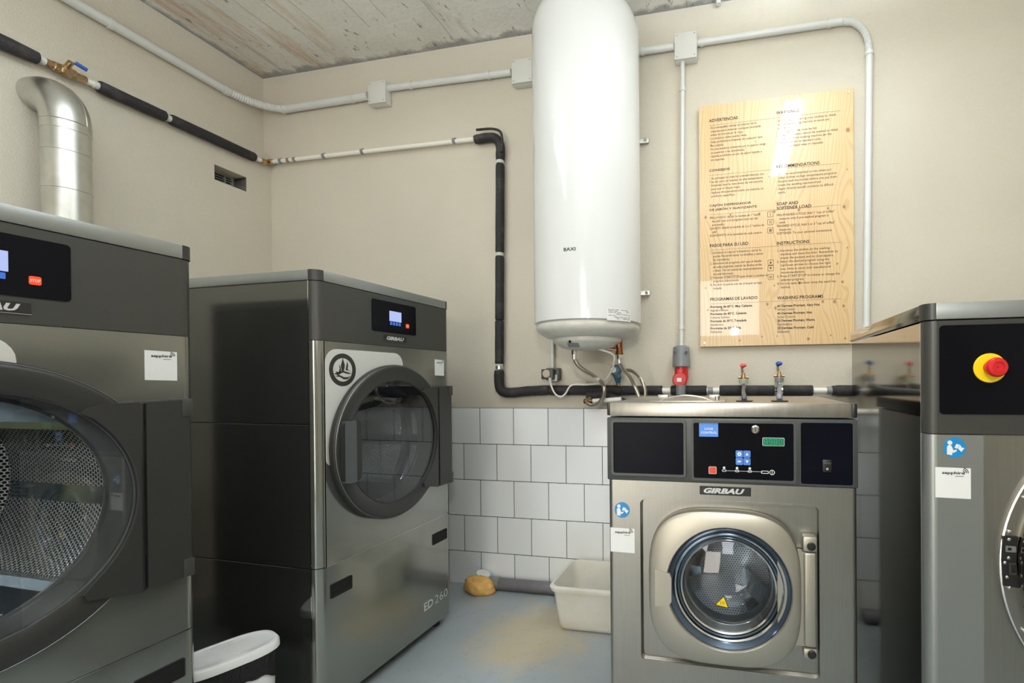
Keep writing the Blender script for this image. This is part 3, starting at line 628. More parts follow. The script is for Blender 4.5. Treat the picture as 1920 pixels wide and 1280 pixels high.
for (x, z, kind) in ((.0085, .9765, 'gear'), (.0295, .9765, 'up'), (.0085, .9555, 'ff'), (.0295, .9555, 'down')):
    kb = MB().prism(rrect(x, x+.0198, z, z+.0198, .003, 4), yk, yk-.0012).build('key', M_keyb, con)
    cx_, cz_ = x+.0102, z+.0098; ic = MB()
    if kind == 'gear':
        ic.frame([(cx_+(.0062 if (i//2) % 2 else .0050)*math.cos(2*PI*i/32), cz_+(.0062 if (i//2) % 2 else .0050)*math.sin(2*PI*i/32)) for i in range(32)], circ(cx_, cz_, .002, 32), yk-.0013, yk-.0016)
    elif kind == 'ff':
        for q in (-.005, 0): ic.prism([(cx_+q, cz_-.004), (cx_+q+.005, cz_), (cx_+q, cz_+.004)], yk-.0013, yk-.0016)
    else:
        s = 1 if kind == 'up' else -1; ic.prism([(cx_-.0045, cz_-s*.0035), (cx_+.0045, cz_-s*.0035), (cx_, cz_+s*.0045)], yk-.0013, yk-.0016)
    ic.build('key_symbol', M_stick, kb)
sk = MB().prism(rrect(-.0675, -.0455, .9275, .9485, .003, 4), yk, yk-.0010).build('stop_key', M_stick, con)
sk2 = MB().prism(rrect(-.0665, -.0465, .9285, .9475, .003, 4), yk-.001, yk-.0014).build('key_face', M_keyr, sk)
mb = MB().box(-.020, .082, yk-.0008, yk-.0004, .9375, .9383)
for x in (-.024, .012, .047):
    mb.frame(rrect(x-.0055, x+.0055, .9350, .9412, .0018, 3), rrect(x-.0042, x+.0042, .9362, .9400, .001, 3), yk-.0010, yk-.0004); mb.prism(circ(x, .9462, .0036, 16), yk-.0004, yk-.0008)
mb.frame(rrect(.078, .098, .9330, .9410, .0018, 3), rrect(.0795, .0965, .9344, .9396, .001, 3), yk-.0010, yk-.0004)
mb.frame(circ(.1075, .937, .0072, 24), circ(.1075, .937, .0055, 24), yk-.0010, yk-.0004); mb.box(.1067, .1083, yk-.001, yk-.0004, .931, .943)
mb.build('cycle_diagram', M_stick, con)
sw = MB().box(.240, .264, yk-.004, yk, .943, .977, .002).build('power_switch', M_blk, con)
MB().box(.242, .262, yk-.0075, yk-.003, .964, .970, .001).build('rocker', M_fascia, sw); MB().frame(circ(.252, .952, .003, 16), circ(.252, .952, .0018, 16), yk-.0045, yk-.0040).build('switch_mark', M_stick, sw)
HX = atY(1462, 752, 1.504).x
# cover
cv = MB().box(WX0+.004, WX1-.012, .002, WD, 1.090, 1.130, .0015).build('top_cover', M_staincap, K)
MB().box(WX1-.0125, WX1+.002, .0, WD, 1.090, 1.1295, .004).build('cover_end', M_blk, cv); MB().box(WX0-.004, WX0+.0045, .0, WD, 1.092, 1.129, .003).build('cover_end', M_blk, cv)
# soap hopper lid, screw and inlet collars on the cover
hp = MB().box(-.25, -.02, .05, .26, 1.130, 1.134, .001).build('soap_hatch', M_staincap, cv)
MB().tube(cat([(-.22, .08, 1.133), (-.19, .075, 1.142), (-.14, .07, 1.150), (-.09, .075, 1.144), (-.06, .08, 1.133)], 6), .0022, 8).build('hatch_handle', M_chrome, hp)
for x in (-.235, -.06): MB().box(x-.018, x+.018, .25, .27, 1.130, 1.146, .002).build('hatch_hinge', M_staincap, hp)
bo = MB().cyl(V(-.045, .10, 1.130), V(-.045, .10, 1.146), .007, seg=12).cyl(V(-.045, .10, 1.130), V(-.045, .10, 1.133), .011, seg=16).build('vent_bolt', M_chrome, cv)
for x in (.036, HX): MB().lathe([(.024, 0), (.026, .003), (.012, .004), (.012, 0)], (x, .10, 1.130), 'z', 24, loop=True).build('inlet_collar', M_blk, cv)
# door
dz, dx0 = .606, -.0155
so = sup(-.030, .605, .213, .220, 3.3, 96); mb = MB()
def ring_off(P, k, y, c=(-.030, .605)): return [V(c[0]+(x-c[0])*k, y, c[1]+(z-c[1])*k) for x, z in P]
cc = [V(dx0+.172*math.cos(2*PI*i/96), 0, dz+.172*math.sin(2*PI*i/96)) for i in range(96)]
cin = [V(dx0+.176*math.cos(2*PI*i/96), 0, dz+.176*math.sin(2*PI*i/96)) for i in range(96)]
R = [ring_off(so, 1.0, .012), ring_off(so, 1.0, -.012), ring_off(so, .985, -.021), ring_off(so, .95, -.026)]
R += [[V(p.x, -.028, p.z) for p in cin], [V(p.x, -.022, p.z) for p in cc], [V(p.x, .012, p.z) for p in cc]]
mb.rings(R, loop=True); dr = mb.build('door', M_doorcast, K)
mb = MB(); P = [(.200, .7225), (.160, .7225), (.120, .70), (.120, .51), (.160, .4625), (.200, .4625)]
mb.prism(P, .010, -.013); mb.box(.1885, .2225, -.021, .012, .4625, .7235, .007, 3); mb.build('hinge_arm', M_doorcast, dr)
for z0, z1, zc in ((.7255, .768, .742), (.437, .461, .451)):
    hb = MB().box(.186, .2235, -.024, .015, z0 if z0 > .5 else .434, z1, .006).build('hinge_block', M_doorcast, dr)
    MB().lathe([(.0115, 0), (.0115, .003), (.009, .005), (.001, .0055)], (.2075, -.0235, zc if zc > .5 else .4475), seg=24).build('hinge_cap', M_blk, hb)
mb = MB(); P = [(-.222, .650), (-.180, .641), (-.1745, .628), (-.1745, .560), (-.182, .548), (-.222, .543)]
mb.rings([[V(x, y, z) for x, z in P] for y in (-.018, -.031)]); mb.build('latch_plate', M_doorcast, dr)
pr = MB().lathe([(.172, .018), (.170, .022), (.158, .010), (.150, .006), (.150, -.02), (.172, -.02)], (dx0, 0, dz), loop=True, seg=96).build('porthole_ring', M_bluering, dr)
for r0, h0, mt in ((.1545, .013, M_chrome), (.145, .010, M_bluering), (.137, .008, M_chrome)):
    MB().lathe([(r0, h0), (r0-.003, h0+.003), (r0-.007, h0), (r0-.006, h0-.008), (r0-.001, h0-.008)], (dx0, 0, dz), loop=True, seg=96).build('glass_rim', mt, pr)
MB().lathe([(.1495, -.012), (.140, -.020), (.130, -.028), (.121, -.045), (.119, -.075), (.124, -.080), (.150, -.060)], (dx0, 0, dz), loop=True, seg=80).build('bellows_seal', M_rubber, pr)
MB().lathe([(.1270, -.0305), (.1245, -.0335), (.1235, -.038), (.1260, -.036)], (dx0, 0, dz), loop=True, seg=80).build('seal_bead', M_chrome, pr)
gl = MB().lathe([(.001, .030), (.05, .028), (.09, .020), (.115, .010), (.130, .004), (.142, .000), (.142, -.010), (.118, -.030), (.110, -.062), (.09, -.088), (.06, -.100), (.001, -.103)], (dx0, 0, dz), seg=80).build('door_glass', G_clear, dr)
tri = [(-.052, .5625), (-.0265, .5905), (-.0135, .5565)]
ws = MB().prism(tri, -.0302, -.0310).build('hot_surface_sticker', M_yel, dr); ws['label'] = 'yellow triangle hot surface sticker'
mb = MB()
c3 = (sum(p[0] for p in tri)/3, sum(p[1] for p in tri)/3); ti = [(c3[0]+(a-c3[0])*.86, c3[1]+(b-c3[1])*.86) for a, b in tri]
mb.frame(tri, ti, -.0311, -.0314)
for i in range(3):
    x = -.0375+i*.0048; zz_ = .565+i*.0003
    mb.add([V(x, -.0314, zz_), V(x+.0012, -.0314, zz_), V(x+.0028, -.0314, zz_+.005), V(x+.0016, -.0314, zz_+.005), V(x+.0012, -.0314, zz_+.010), V(x+.0000, -.0314, zz_+.010)], [(0, 1, 2, 3), (3, 2, 4, 5)])
mb.build('sticker_marks', M_ink, ws)
dm = MB().lathe([(.150, -.03), (.165, -.05), (.26, -.06), (.26, -.33)], (0, 0, 0), seg=80).build('drum', M_perfw, K, (dx0, 0, dz))
MB().lathe([(.26, -.33), (.22, -.345), (.001, -.35)], (0, 0, 0), seg=64).build('drum_back', M_perfwb, dm)
for k in range(3):
    t_ = MB(); t_.rings([[V(-.05, y, .259), V(-.010, y, .085), V(.010, y, .085), V(.05, y, .259)] for y in (.12, .32)])
    bmesh.ops.transform(t_.b, matrix=Matrix.Rotation(math.radians(25+120*k), 4, 'Y'), verts=t_.b.verts); t_.build('drum_lifter', M_drumblue, dm)
badge(K, -.094, .050, .8665, .8905, 0)
manual(K, -.325, .809, .0235, 0); sapphire(K, -.3615, -.2875, .6825, .7550, 0, .001)
for x in (WX0+.05, WX1-.05):
    for y in (.06, WD-.06): MB().cyl(V(x, y, .001), V(x, y, .032), .024, .018, 16).build('foot', M_rubber, K)

# ------------------------------------------------------------------ right washer
RX0, RY, RW, RD = .428, 1.20, .99, .70
Q = empty('washing_machine', (RX0, RY, 0), 'tall washing machine at the right edge with red emergency stop button on yellow disc', 'washing machine', 0, 'stainless front loading washers')
shell(.003, RW-.003, .034, RD, .03, 1.326, M_mirror, Q)
for x0, x1 in ((-.0004, .004), (RW-.004, RW+.0004)): MB().box(x0, x1, .0342, .0368, .03, 1.326).build('side_edge', M_chrome, Q)
# rounded corner posts
def post(mb, z0, z1, X, s, rc=.022, dep=.034):
    P = [(X, dep), (X, rc)]+[(X+s*(rc-rc*math.cos(a)), rc-rc*math.sin(a)) for a in [PI/2*i/6 for i in range(1, 7)]]+[(X+s*rc, dep)]
    mb.rings([[V(x, y, z0) for x, y in P], [V(x, y, z1) for x, y in P]])
mb = MB(); post(mb, .03, 1.071, 0, 1); mb.box(.0215, .113, 0, .03, .03, 1.071)
mb.build('front_stile', M_cap, Q)
mb = MB(); post(mb, .03, 1.071, RW, -1); mb.box(RW-.113, RW-.0215, 0, .03, .03, 1.071); mb.build('front_stile', M_cap, Q)
mb = MB(); post(mb, 1.073, 1.326, 0, 1); post(mb, 1.073, 1.326, RW, -1); mb.box(.0215, RW-.0215, 0, .03, 1.073, 1.326); mb.build('control_fascia', M_fascia, Q)
cv = MB().box(-.002, RW+.002, .034, RD, 1.329, 1.366, .002).build('top_cover', M_mirror, Q)
MB().box(.020, RW-.020, -.002, .036, 1.329, 1.366, .0015).build('cover_front', M_cap, cv)
for X, s in ((-.002, 1), (RW+.002, -1)):
    mb = MB(); post(mb, 1.329, 1.366, X, s, .022, .036); mb.build('cover_corner', M_dark, cv)
d = MB().prism(rrect(.026, RW-.026, 1.117, 1.315, .008), .001, -.003).build('display_panel', M_screen, Q)
es = MB().lathe([(.001, .0065), (.031, .0065), (.032, .0055), (.032, .003), (.001, .003)], (.124, 0, 1.219), seg=48)
es = es.build('emergency_stop', M_yel, d); es['label'] = 'red mushroom stop button on yellow disc'
MB().lathe([(.014, .0065), (.014, .018), (.019, .022), (.021, .034), (.018, .040), (.012, .041), (.011, .038), (.001, .038)], (.124, 0, 1.220), seg=40).build('mushroom_button', M_red, es)
# recessed stainless door field and door
mb = MB().frame(rrect(.113, RW-.113, .03, 1.071, .0005, 24)[:100], circ(.495, .79, .315, 100), .008, .02)
mb.build('door_field', M_stain, Q)
fl = MB().lathe([(.352, -.008), (.353, .000), (.349, .004), (.322, .004), (.316, -.008)], (.495, 0, .790), loop=True, seg=96).build('door_flange', M_stain, Q)
MB().lathe([(.3525, -.001), (.3535, .004), (.3505, .0055), (.3495, .002)], (.495, 0, .790), loop=True, seg=96).build('flange_bead', M_chrome, fl)
lt = MB().prism([(.1465, .853), (.176, .853), (.171, .80), (.176, .742), (.1465, .745), (.144, .80)], -.002, -.009).build('latch_plate', M_blk, fl)
MB().frame(rrect(.150, .169, .820, .833, .001, 2), rrect(.153, .161, .823, .830, .001, 2), -.009, -.013).build('latch_socket', M_cap, lt)
MB().frame(rrect(.156, .170, .771, .797, .001, 2), rrect(.160, .169, .775, .793, .001, 2), -.009, -.012).build('latch_hook', M_fascia, lt)
for x, z in ((.1585, .863), (.158, .846), (.157, .806), (.150, .795), (.154, .764), (.159, .741), (.187, .650), (.190, .938)):
    MB().lathe([(.0042, .004), (.0042, .0085), (.002, .0105), (.0003, .0105)], (x, 0, z), seg=16).build('screw', M_chrome, fl)
dr = MB().lathe([(.322, .0), (.322, .022), (.312, .040), (.285, .050), (.235, .046), (.225, .038), (.225, -.01)], (.495, 0, .790), loop=True, seg=96).build('door', M_mirror, Q)
MB().lathe([(.001, .03), (.15, .03), (.228, .03), (.228, .024), (.001, .024)], (.495, 0, .79), seg=64).build('door_glass', G_door, dr)
dm = MB().lathe([(.315, -.01), (.33, -.03), (.40, -.05), (.40, -.5), (.001, -.5)], (0, 0, 0), seg=64).build('drum', M_perfw, Q, (.495, .0, .79))
manual(Q, .056, 1.0425, .0225, 0); sapphire(Q, .017, .088, .930, .998, 0, .001)
for x in (.06, RW-.06):
    for y in (.06, RD-.06): MB().cyl(V(x, y, .001), V(x, y, .032), .024, .018, 16).build('foot', M_rubber, Q)

# ------------------------------------------------------------------ boiler
BX, BY, BR = -.695, 2.290, .262
B = empty('water_heater', (BX, BY, 1.345), 'tall white cylindrical electric water heater hung on the back wall', 'water heater')
Z0 = 1.345
mb = MB(); pf = [(.001, .02)]
pf = [(BR-.010, 1.468-Z0), (BR, 1.472-Z0), (BR, 2.86-Z0)]+[(BR*math.cos(a)**.75, 2.86-Z0+.215*math.sin(a)) for a in [PI/2*i/14 for i in range(1, 14)]]+[(.001, 2.86-Z0+.215)]
MB().lathe(pf, (0, 0, 0), 'z', 96, cap0=True).build('tank', M_white, B)
MB().lathe([(.001, .055), (.175, .055), (.205, .060), (.240, .080), (.252, .098), (.253, .110), (.251, .113), (.251, .122), (.001, .122)], (0, 0, 0), 'z', 96).build('bottom_dish', M_whitedish, B)
MB().lathe([(.001, .0), (.08, .002), (.13, .011), (.158, .028), (.168, .036), (.170, .040), (.170, .056), (.001, .056)], (0, 0, 0), 'z', 72).build('element_cover', M_whitedish, B)
MB().box(-.027, .027, -.016, .016, -.0012, .0012).build('cover_label', M_sgrey, B, (-.030, -.1425, .0170), rot=(math.radians(-31), 0, 0))
MB().cyl(V(-.040, -.166, .030), V(-.040, -.160, .036), .006, seg=12).build('indicator_lamp', M_blk, B)
def wrap_text(name, s, mat, par, a0, a1, z0, z1, R_, bold):
    vs, fs = txtmesh(s, bold); xs = [v.x for v in vs]; ys = [v.y for v in vs]; mb = MB()
    mb.add([V(R_*math.sin(a), -R_*math.cos(a), z0+(v.y-min(ys))/(max(ys)-min(ys))*(z1-z0)) for v in vs for a in [a0+(v.x-min(xs))/(max(xs)-min(xs))*(a1-a0)]], fs)
    return finish_flat(mb, name, mat, par)
def cang(px, py):    # angle about the boiler axis of the visible surface point
    d = ray(px, py); dx, dy = d.x, d.y; a = dx*dx+dy*dy; b = -2*(dx*BX+dy*BY); c = BX*BX+BY*BY-BR*BR
    tt = (-b-math.sqrt(max(0, b*b-4*a*c)))/(2*a); P = C0+d*tt; return math.atan2(P.x-BX, -(P.y-BY)), P.z-Z0
a0, zz0 = cang(1057, 471); a1, zz1 = cang(1079, 463)
wrap_text('brand_lettering', 'BAXI', M_ink, B, a0, a1, zz0, zz1, BR+.0006, .02)
a0, zz0 = cang(1138, 600); a1, zz1 = cang(1182, 581)
mb = MB(); n = 8; RR = BR+.0006
mb.add([V(RR*math.sin(a0+(a1-a0)*i/n), -RR*math.cos(a0+(a1-a0)*i/n), z) for z in (zz0, zz1) for i in range(n+1)], [(i, i+1, n+2+i, n+1+i) for i in range(n)])
rl = mb.build('rating_label', M_stick, B)
mb = MB(); random.seed(3); RR = BR+.0009
for j in range(7):
    z = zz1-.006-j*(zz1-zz0-.010)/7; u = .05
    while u < .9:
        w_ = random.uniform(.05, .2)
        if random.random() < .72:
            aa = [a0+(a1-a0)*q for q in (u, min(u+w_, .95))]; mb.add([V(RR*math.sin(a), -RR*math.cos(a), zq) for zq in (z-.0022, z) for a in aa], [(0, 1, 3, 2)])
        u += w_+.03
finish_flat(mb, 'fine_print', M_inkl, rl)
for zz_ in (2.49-Z0, 1.667-Z0):
    b_ = MB().box(-.26, .262, .278, .297, zz_-.012, zz_+.012, .002); b_.build('wall_bracket', M_galv, B)
    MB().lathe([(.001, .014), (.007, .014), (.009, .008), (.009, 0), (.001, 0)], (.246, .278, zz_), seg=12).build('bracket_bolt', M_chrome, B)
for x, nm in ((atY(1076.5, 655, BY).x-BX, 0), (atY(1161, 655, BY).x-BX, 1)):
    MB().lathe([(.016, .007), (.016, .05), (.001, .05)], (x, 0, 0), 'z', 20, cap0=True).build('pipe_stub', M_blk if nm == 0 else M_brassd, B)

# ------------------------------------------------------------------ sign board
u0, u1, zt, zb = -.163, .594, 2.631, 1.369
SB = empty('sign_board', (u0, 2.575, zb), 'pine plywood sign with printed laundry instructions in two columns on the back wall', 'sign')
SW, SH = u1-u0, zt-zb
MB().box(0, SW, -.012, .004, 0, SH, .0008, 1).build('panel', M_ply, SB)
YT = -.0128
for x, z in ((.022, .02), (SW-.022, .02), (.022, SH-.02), (SW-.022, SH-.02)):
    MB().cyl(V(x, -.014, z), V(x, .0145, z), .005, seg=12).build('screw', M_galv, SB)
Hz = lambda v: SH-v
def heading(s, x, v, w, hgt=.0165): return text('heading', s, M_inkb, SB, x, x+w, Hz(v), Hz(v)+hgt, YT, .02)
LX, RX = .053, .390
heading('ADVERTENCIAS', LX, .089, .147); heading('WARNINGS', RX, .089, .112)
heading('CONSEJOS', LX, .351, .105); heading('RECOMMENDATIONS', RX, .362, .208)
heading('CAJÓN DISPENSADOR', LX, .534, .212, .018); heading('DE JABÓN Y SUAVIZANTE', LX, .556, .240, .018)
heading('SOAP AND', RX, .552, .105); heading('SOFTENER LOAD', RX, .574, .168)
heading('PASOS PARA SU USO', LX, .742, .196); heading('INSTRUCTIONS', RX, .752, .158)
heading('PROGRAMAS DE LAVADO', LX, 1.023, .240); heading('WASHING PROGRAMS', RX, 1.030, .222)
for x, w in ((LX, .318), (RX-.02, .325)):
    for v in (.106, .366, .572, .757, 1.038): MB().box(x, x+w, YT-.0001, YT, Hz(v)-.0005, Hz(v)+.0004).build('ruled_line', M_inkl, SB)
def body(lines, x, v, w, pitch=.0186, mat=None, bold=.008): return textblock('body_text', lines, mat or M_inkl, SB, x, Hz(v), w, pitch, YT, bold, cap=.0115)
body(['- Es aconsejable revisar el interior de la', '  maquina para detectar cualquier anomalía', '  antes de introducir la ropa.', '- La lavadora debe quedar llena.', '- Está prohibida la limpieza de cualquier tipo', '  de calzado.', '- Es una lavadora industrial por lo que su carga', '  es superior a las domésticas.', '- Queda prohibido el uso de jabón líquido o', '  en cápsulas.'], LX, .124, .285)
body(['- Always, before placing your clothes in, check', '  inside the washing machine to avoid any', '  accidents.', '- Washing machine must be full.', '- Shoes or sneakers cannot be washed or dried.', '- It is an industrial washing machine, so the', '  load is superior to standard units.', '- Do not use liquid soap or capsules.'], RX, .128, .296)
body(['- Se aconseja no mezclar prendas blancas con', '  las de color en lavados de alta temperatura.', '- Extender bien la ropa antes de introducirla', '  para que se limpie mejor.', '- Aplique directamente sobre una mancha un', '  producto específico.'], LX, .388, .275)
body(['- It is not recommended to mix white and', '  color clothes on high temperature programs.', '- Extend well the clothes before you put them', '  inside the washing machine/dryer.', '- Apply directly specific products to difficult', '  spots.'], RX, .398, .290)
body(['PRE-LAVADO: Añadir la medida de 1 "vasito', '   de café" solo si el programa hace uso del', '   pre-lavado.', 'LAVADO: Añadir la medida de 2 o 3 "vasitos de', '   café".', 'SUAVIZANTE: A la necesidad de cada usuario.'], LX, .594, .275)
body(['PRE-WASHED CYCLE: Add 1 "cup of coffee"', '   measure only if pre-washed program is', '   used.', 'WASHED CYCLE: Add 2 or 3 "cup of coffee"', '   measures.', 'SOFTENER: To your personal convenience.'], RX, .606, .278)
body(['1. Introducir la ropa en la lavadora y cerrar la', '    puerta. Recuerda vaciar los bolsillos y cerrar', '    las cremalleras.', '2. Selecciona del programa (ver aquí el detalle', '    de cada programa) usando las flechas arriba', '    y abajo. Ten en cuenta las recomendaciones', '    de cada fabricante.', '3. Presionar START/STOP para iniciar o cambiar el', '    programa seleccionado.', '4. No abrir la puerta una vez el lavado se haya', '    iniciado.'], LX, .777, .290)
body(['1. Introduce the clothes on the washing', '    machine and close the door. Remember to', '    empty the pockets and to close zippers.', '2. Select the desired program using the', '    Up/Down arrows to choose the right', '    one. Have in mind cloth manufacturer', '    recommendations.', '3. Press START/STOP to initiate or change the', '    selected program.', '4. Do not open the door once the wash has', '    started.'], RX, .787, .300)
for k, (a, b) in enumerate((('Programa de 60°C. Muy Caliente', 'Algodón Blanco'), ('Programa de 40°C. Caliente', 'Colores Sólidos'), ('Programa de 30°C. Templada', 'Sintéticos'), ('Programa de 20°C. Fría', 'Delicados'))):
    n = len(a); body([a], LX, 1.060+k*.0375, .0071*n, mat=M_inkb, bold=.03); body([b], LX, 1.0785+k*.0375, .0066*len(b))
for k, (a, b) in enumerate((('60 Degrees Program. Very Hot', 'White Cotton'), ('40 Degrees Program. Hot', 'Solid Colors'), ('30 Degrees Program. Warm.', 'Synthetics'), ('20 Degrees Program. Cold', 'Delicate'))):
    n = len(a); body([a], RX, 1.068+k*.0375, .0073*n, mat=M_inkb, bold=.03); body([b], RX, 1.0865+k*.0375, .0072*len(b))
for i, v in enumerate((.606, .646, .688, .852, .881, .926)):
    z = Hz(v); mb = MB().frame(rrect(.345, .374, z-.001, z+.027, .004, 3), rrect(.3465, .3725, z+.0005, z+.0255, .003, 3), YT-.0003, YT); xc, zc_ = .3595, z+.013
    if i == 0: mb.box(xc-.001, xc+.001, YT-.0003, YT, zc_-.007, zc_+.007)
    elif i == 1: mb.box(xc-.004, xc-.002, YT-.0003, YT, zc_-.007, zc_+.007); mb.box(xc+.002, xc+.004, YT-.0003, YT, zc_-.007, zc_+.007)
    elif i == 2:
        for k in range(5): mb.prism(circ(xc+.005*math.cos(k*1.257), zc_+.005*math.sin(k*1.257), .0028, 10), YT, YT-.0003)
    elif i in (3, 4): s = 1 if i == 3 else -1; mb.prism([(xc-.006, zc_-s*.004), (xc+.006, zc_-s*.004), (xc, zc_+s*.006)], YT, YT-.0003)
    else: mb.box(xc-.008, xc+.008, YT-.0003, YT, zc_+.001, zc_+.003); mb.box(xc-.008, xc+.008, YT-.0003, YT, zc_-.005, zc_-.003)
    mb.build('key_symbol', M_inkb, SB)

# ------------------------------------------------------------------ conduits and boxes
def clip(par, p, d, r, wall, mat=None, name='pipe_clip'):
    """saddle clip round a pipe at p, pipe direction d, wall normal toward room = wall"""
    d = Vector(d).normalized(); nrm = Vector(wall).normalized(); s = d.cross(nrm); p = Vector(p); h = .009; mb = MB()
    R = []
    for k in range(25):
        a = -PI*.15+PI*1.3*k/24; R.append((math.cos(a), math.sin(a)))
    o_, i_ = r+.0035, r+.0003; base = .0
    prof = [p+s*c*o_+nrm*sn*o_ for c, sn in R]+[p+s*c*i_+nrm*sn*i_ for c, sn in R[::-1]]
    mb.rings([[q-d*h for q in prof], [q+d*h for q in prof]])
    return mb.build(name, mat or M_box, par)
YC = YB-.030
# left wall + corner + first stretch on the back wall (50 mm)
zc = 2.962; r1 = .0235; xw = XU+.030
cd = empty('electrical_conduit', (xw, 0, zc), 'thick grey conduit along left wall, bending through the corner to the first junction box', 'conduit')
P0 = cd.location.copy(); Lp = lambda *a: V(*a)-P0
zl = lambda y: zc+(1.768-1.762)*0
MB().tube([Lp(xw, -2.55, zc+.03), Lp(xw, 2.30, zc-.012)], r1, 20).build('straight_pipe', M_cond, cd)
arc = [Lp(xw+.20*(1-math.cos(a)), 2.30+ (YC-2.30)*math.sin(a), zc-.012-.006*a) for a in [PI/2*i/60 for i in range(61)]]
cor = MB(); pts = []; rad = []
for i, p in enumerate(arc): pts.append(p); rad.append(r1*(1.02 if i % 2 else .90))
cor.tube(pts, rad, 20).build('corrugated_bend', M_cond, cd)
xb0 = xw+.20; zb1 = atY(690, 180, YC).z
MB().tube([Lp(xb0, YC, zc-.021), Lp(atY(691, 180, YC).x, YC, zb1)], r1, 20).build('straight_pipe', M_cond, cd)
for y in (1.78, 2.33, .9, 0, -1): clip(cd, Lp(xw, y, zc+.03-.042*(y+2.55)/4.85), (0, 1, 0), r1, (1, 0, 0))
for px in (533, 662): q = atY(px, 190, YC); clip(cd, Lp(q.x, YC, zc-.021+(zb1-zc+.021)*(q.x-xb0)/(atY(691, 180, YC).x-xb0)), (1, 0, 0), r1, (0, -1, 0))
def jbox(px0, px1, py0, py1, label, y0=2.528):
    a = atY(px0, py0, y0); b = atY(px1, py1, y0); o = empty('junction_box', ((a.x+b.x)/2, YB, (a.z+b.z)/2), label, 'junction box', 0, 'junction boxes on the conduit'); hx, hz = (b.x-a.x)/2, (a.z-b.z)/2; dp = YB-y0
    MB().box(-hx, hx, -dp+.012, -.001, -hz, hz, .005).build('box_body', M_box, o)
    MB().box(-hx-.001, hx+.001, -dp, -dp+.0115, -hz-.001, hz+.001, .004).build('box_lid', M_box, o)
    for sx_ in (-1, 1):
        for sz_ in (-1, 1): MB().cyl(V(sx_*(hx-.012), -dp-.0008, sz_*(hz-.012)), V(sx_*(hx-.012), -dp+.004, sz_*(hz-.012)), .003, seg=10).build('lid_screw', M_sgrey, o)
    return o
j1 = jbox(689.5, 722, 154, 190, 'grey plastic junction box left of the other boxes, between corner and heater')
j2 = jbox(959, 997, 112.5, 151, 'grey plastic junction box right beside the top of the white water heater')
j3 = jbox(1264.5, 1306.5, 63, 105.5, 'grey plastic junction box above the red socket, right of the heater')
def run(name, pa, pb, r, label, clips=(), grp=None):
    o = empty(name, pa, label, 'conduit', 0, grp); d = Vector(pb)-Vector(pa)
    MB().tube([V(0, 0, 0), d], r, 18).build('straight_pipe', M_cond, o)
    for c in clips: clip(o, d*c, d, r, (0, -1, 0))
    return o
pa = atY(723, 166, YC); pb = atY(959, 135.5, YC); pb.y = pa.y = YC
run('electrical_conduit', pa, pb, .0185, 'grey conduit between the two junction boxes left of the heater', (.21, .83))
pa = atY(998, 127, YC); pb = atY(1264, 87.5, YC)
o = run('electrical_conduit', pa, pb, .0175, 'grey conduit passing behind the heater to the box above the red socket', (.79,))
pa = atY(1307, 80.5, YC); pb = atY(1578, 40.5, YC); pc = atY(1630, 100, YC); pd = atY(1624.5, 612, YC)
o = empty('electrical_conduit', pa, 'grey conduit running right over the sign and bending down beside it', 'conduit'); P0 = Vector(pa)
MB().tube([V(0, 0, 0), pb-P0], .0172, 18).build('straight_pipe', M_cond, o)
mid = [pb, atY(1600, 42, YC), atY(1617, 54, YC), atY(1627, 74, YC), pc]; cp = [p-P0 for p in cat(mid, 16)]
MB().tube(cp, [.0172*(1.02 if i % 2 else .88) for i in range(len(cp))], 18).build('corrugated_bend', M_cond, o)
pd2 = pd.copy(); pd2.z = .9
MB().tube([pc-P0, pd-P0, V(pd.x, pd.y, 1.19)-P0], .0165, 18).build('straight_pipe', M_cond, o)
for f in (.035, .92): clip(o, (pb-P0)*f, pb-P0, .0172, (0, -1, 0))
clip(o, pc-P0+V(0, 0, .0), pd-pc, .0165, (0, -1, 0)); clip(o, (pd-P0), pd-pc, .0165, (0, -1, 0))
q = atY(1280, 106, YC); q2 = atY(1277.5, 652, YC)
o = empty('electrical_conduit', (q2.x, YC, q2.z), 'thin grey conduit dropping from the junction box to the red socket', 'conduit')
MB().tube([V(0, 0, 0), q-q2], .0118, 16).build('straight_pipe', M_cond, o)
for py in (168, 614): c_ = atY(1280, py, YC); clip(o, V((q.x-q2.x)*(c_.z-q2.z)/(q.z-q2.z), 0, c_.z-q2.z), (0, 0, 1), .0118, (0, -1, 0))
q = atY(1347, 8, YC); o = tag(MB().cyl(V(0, 0, 0), V(0, 0, ZC-q.z-.001), .013, seg=16).build('conduit_stub', M_cond, None, (q.x, YC, q.z)), 'short grey conduit stub coming down from the concrete ceiling', 'conduit')
q = atY(1036, 689, 2.565); o = tag(MB().cyl(V(0, 0, 0), V(0, 0, 2.2-q.z), .0095, seg=14).build('electrical_conduit', M_cond, None, (q.x, 2.565, q.z)), 'thin white conduit going up behind the heater from the small timer socket', 'conduit')

# ------------------------------------------------------------------ water pipes
def sleeve(par, pts, r, name='insulation_sleeve', seg=18, mat=None):
    P = [Vector(p) for p in pts]; n = len(P)
    if n == 2: P = [P[0]+(P[1]-P[0])*t_ for t_ in (0, .02, .1, .3, .5, .7, .9, .98, 1)]; rr = [r*.86, r]+[r*random.uniform(.97, 1.03) for _ in range(5)]+[r, r*.86]
    else: rr = [r*.92]+[r*random.uniform(.97, 1.03) for _ in range(len(P)-2)]+[r*.92]
    return MB().tube(P, rr, seg).build(name, mat or M_ins, par)
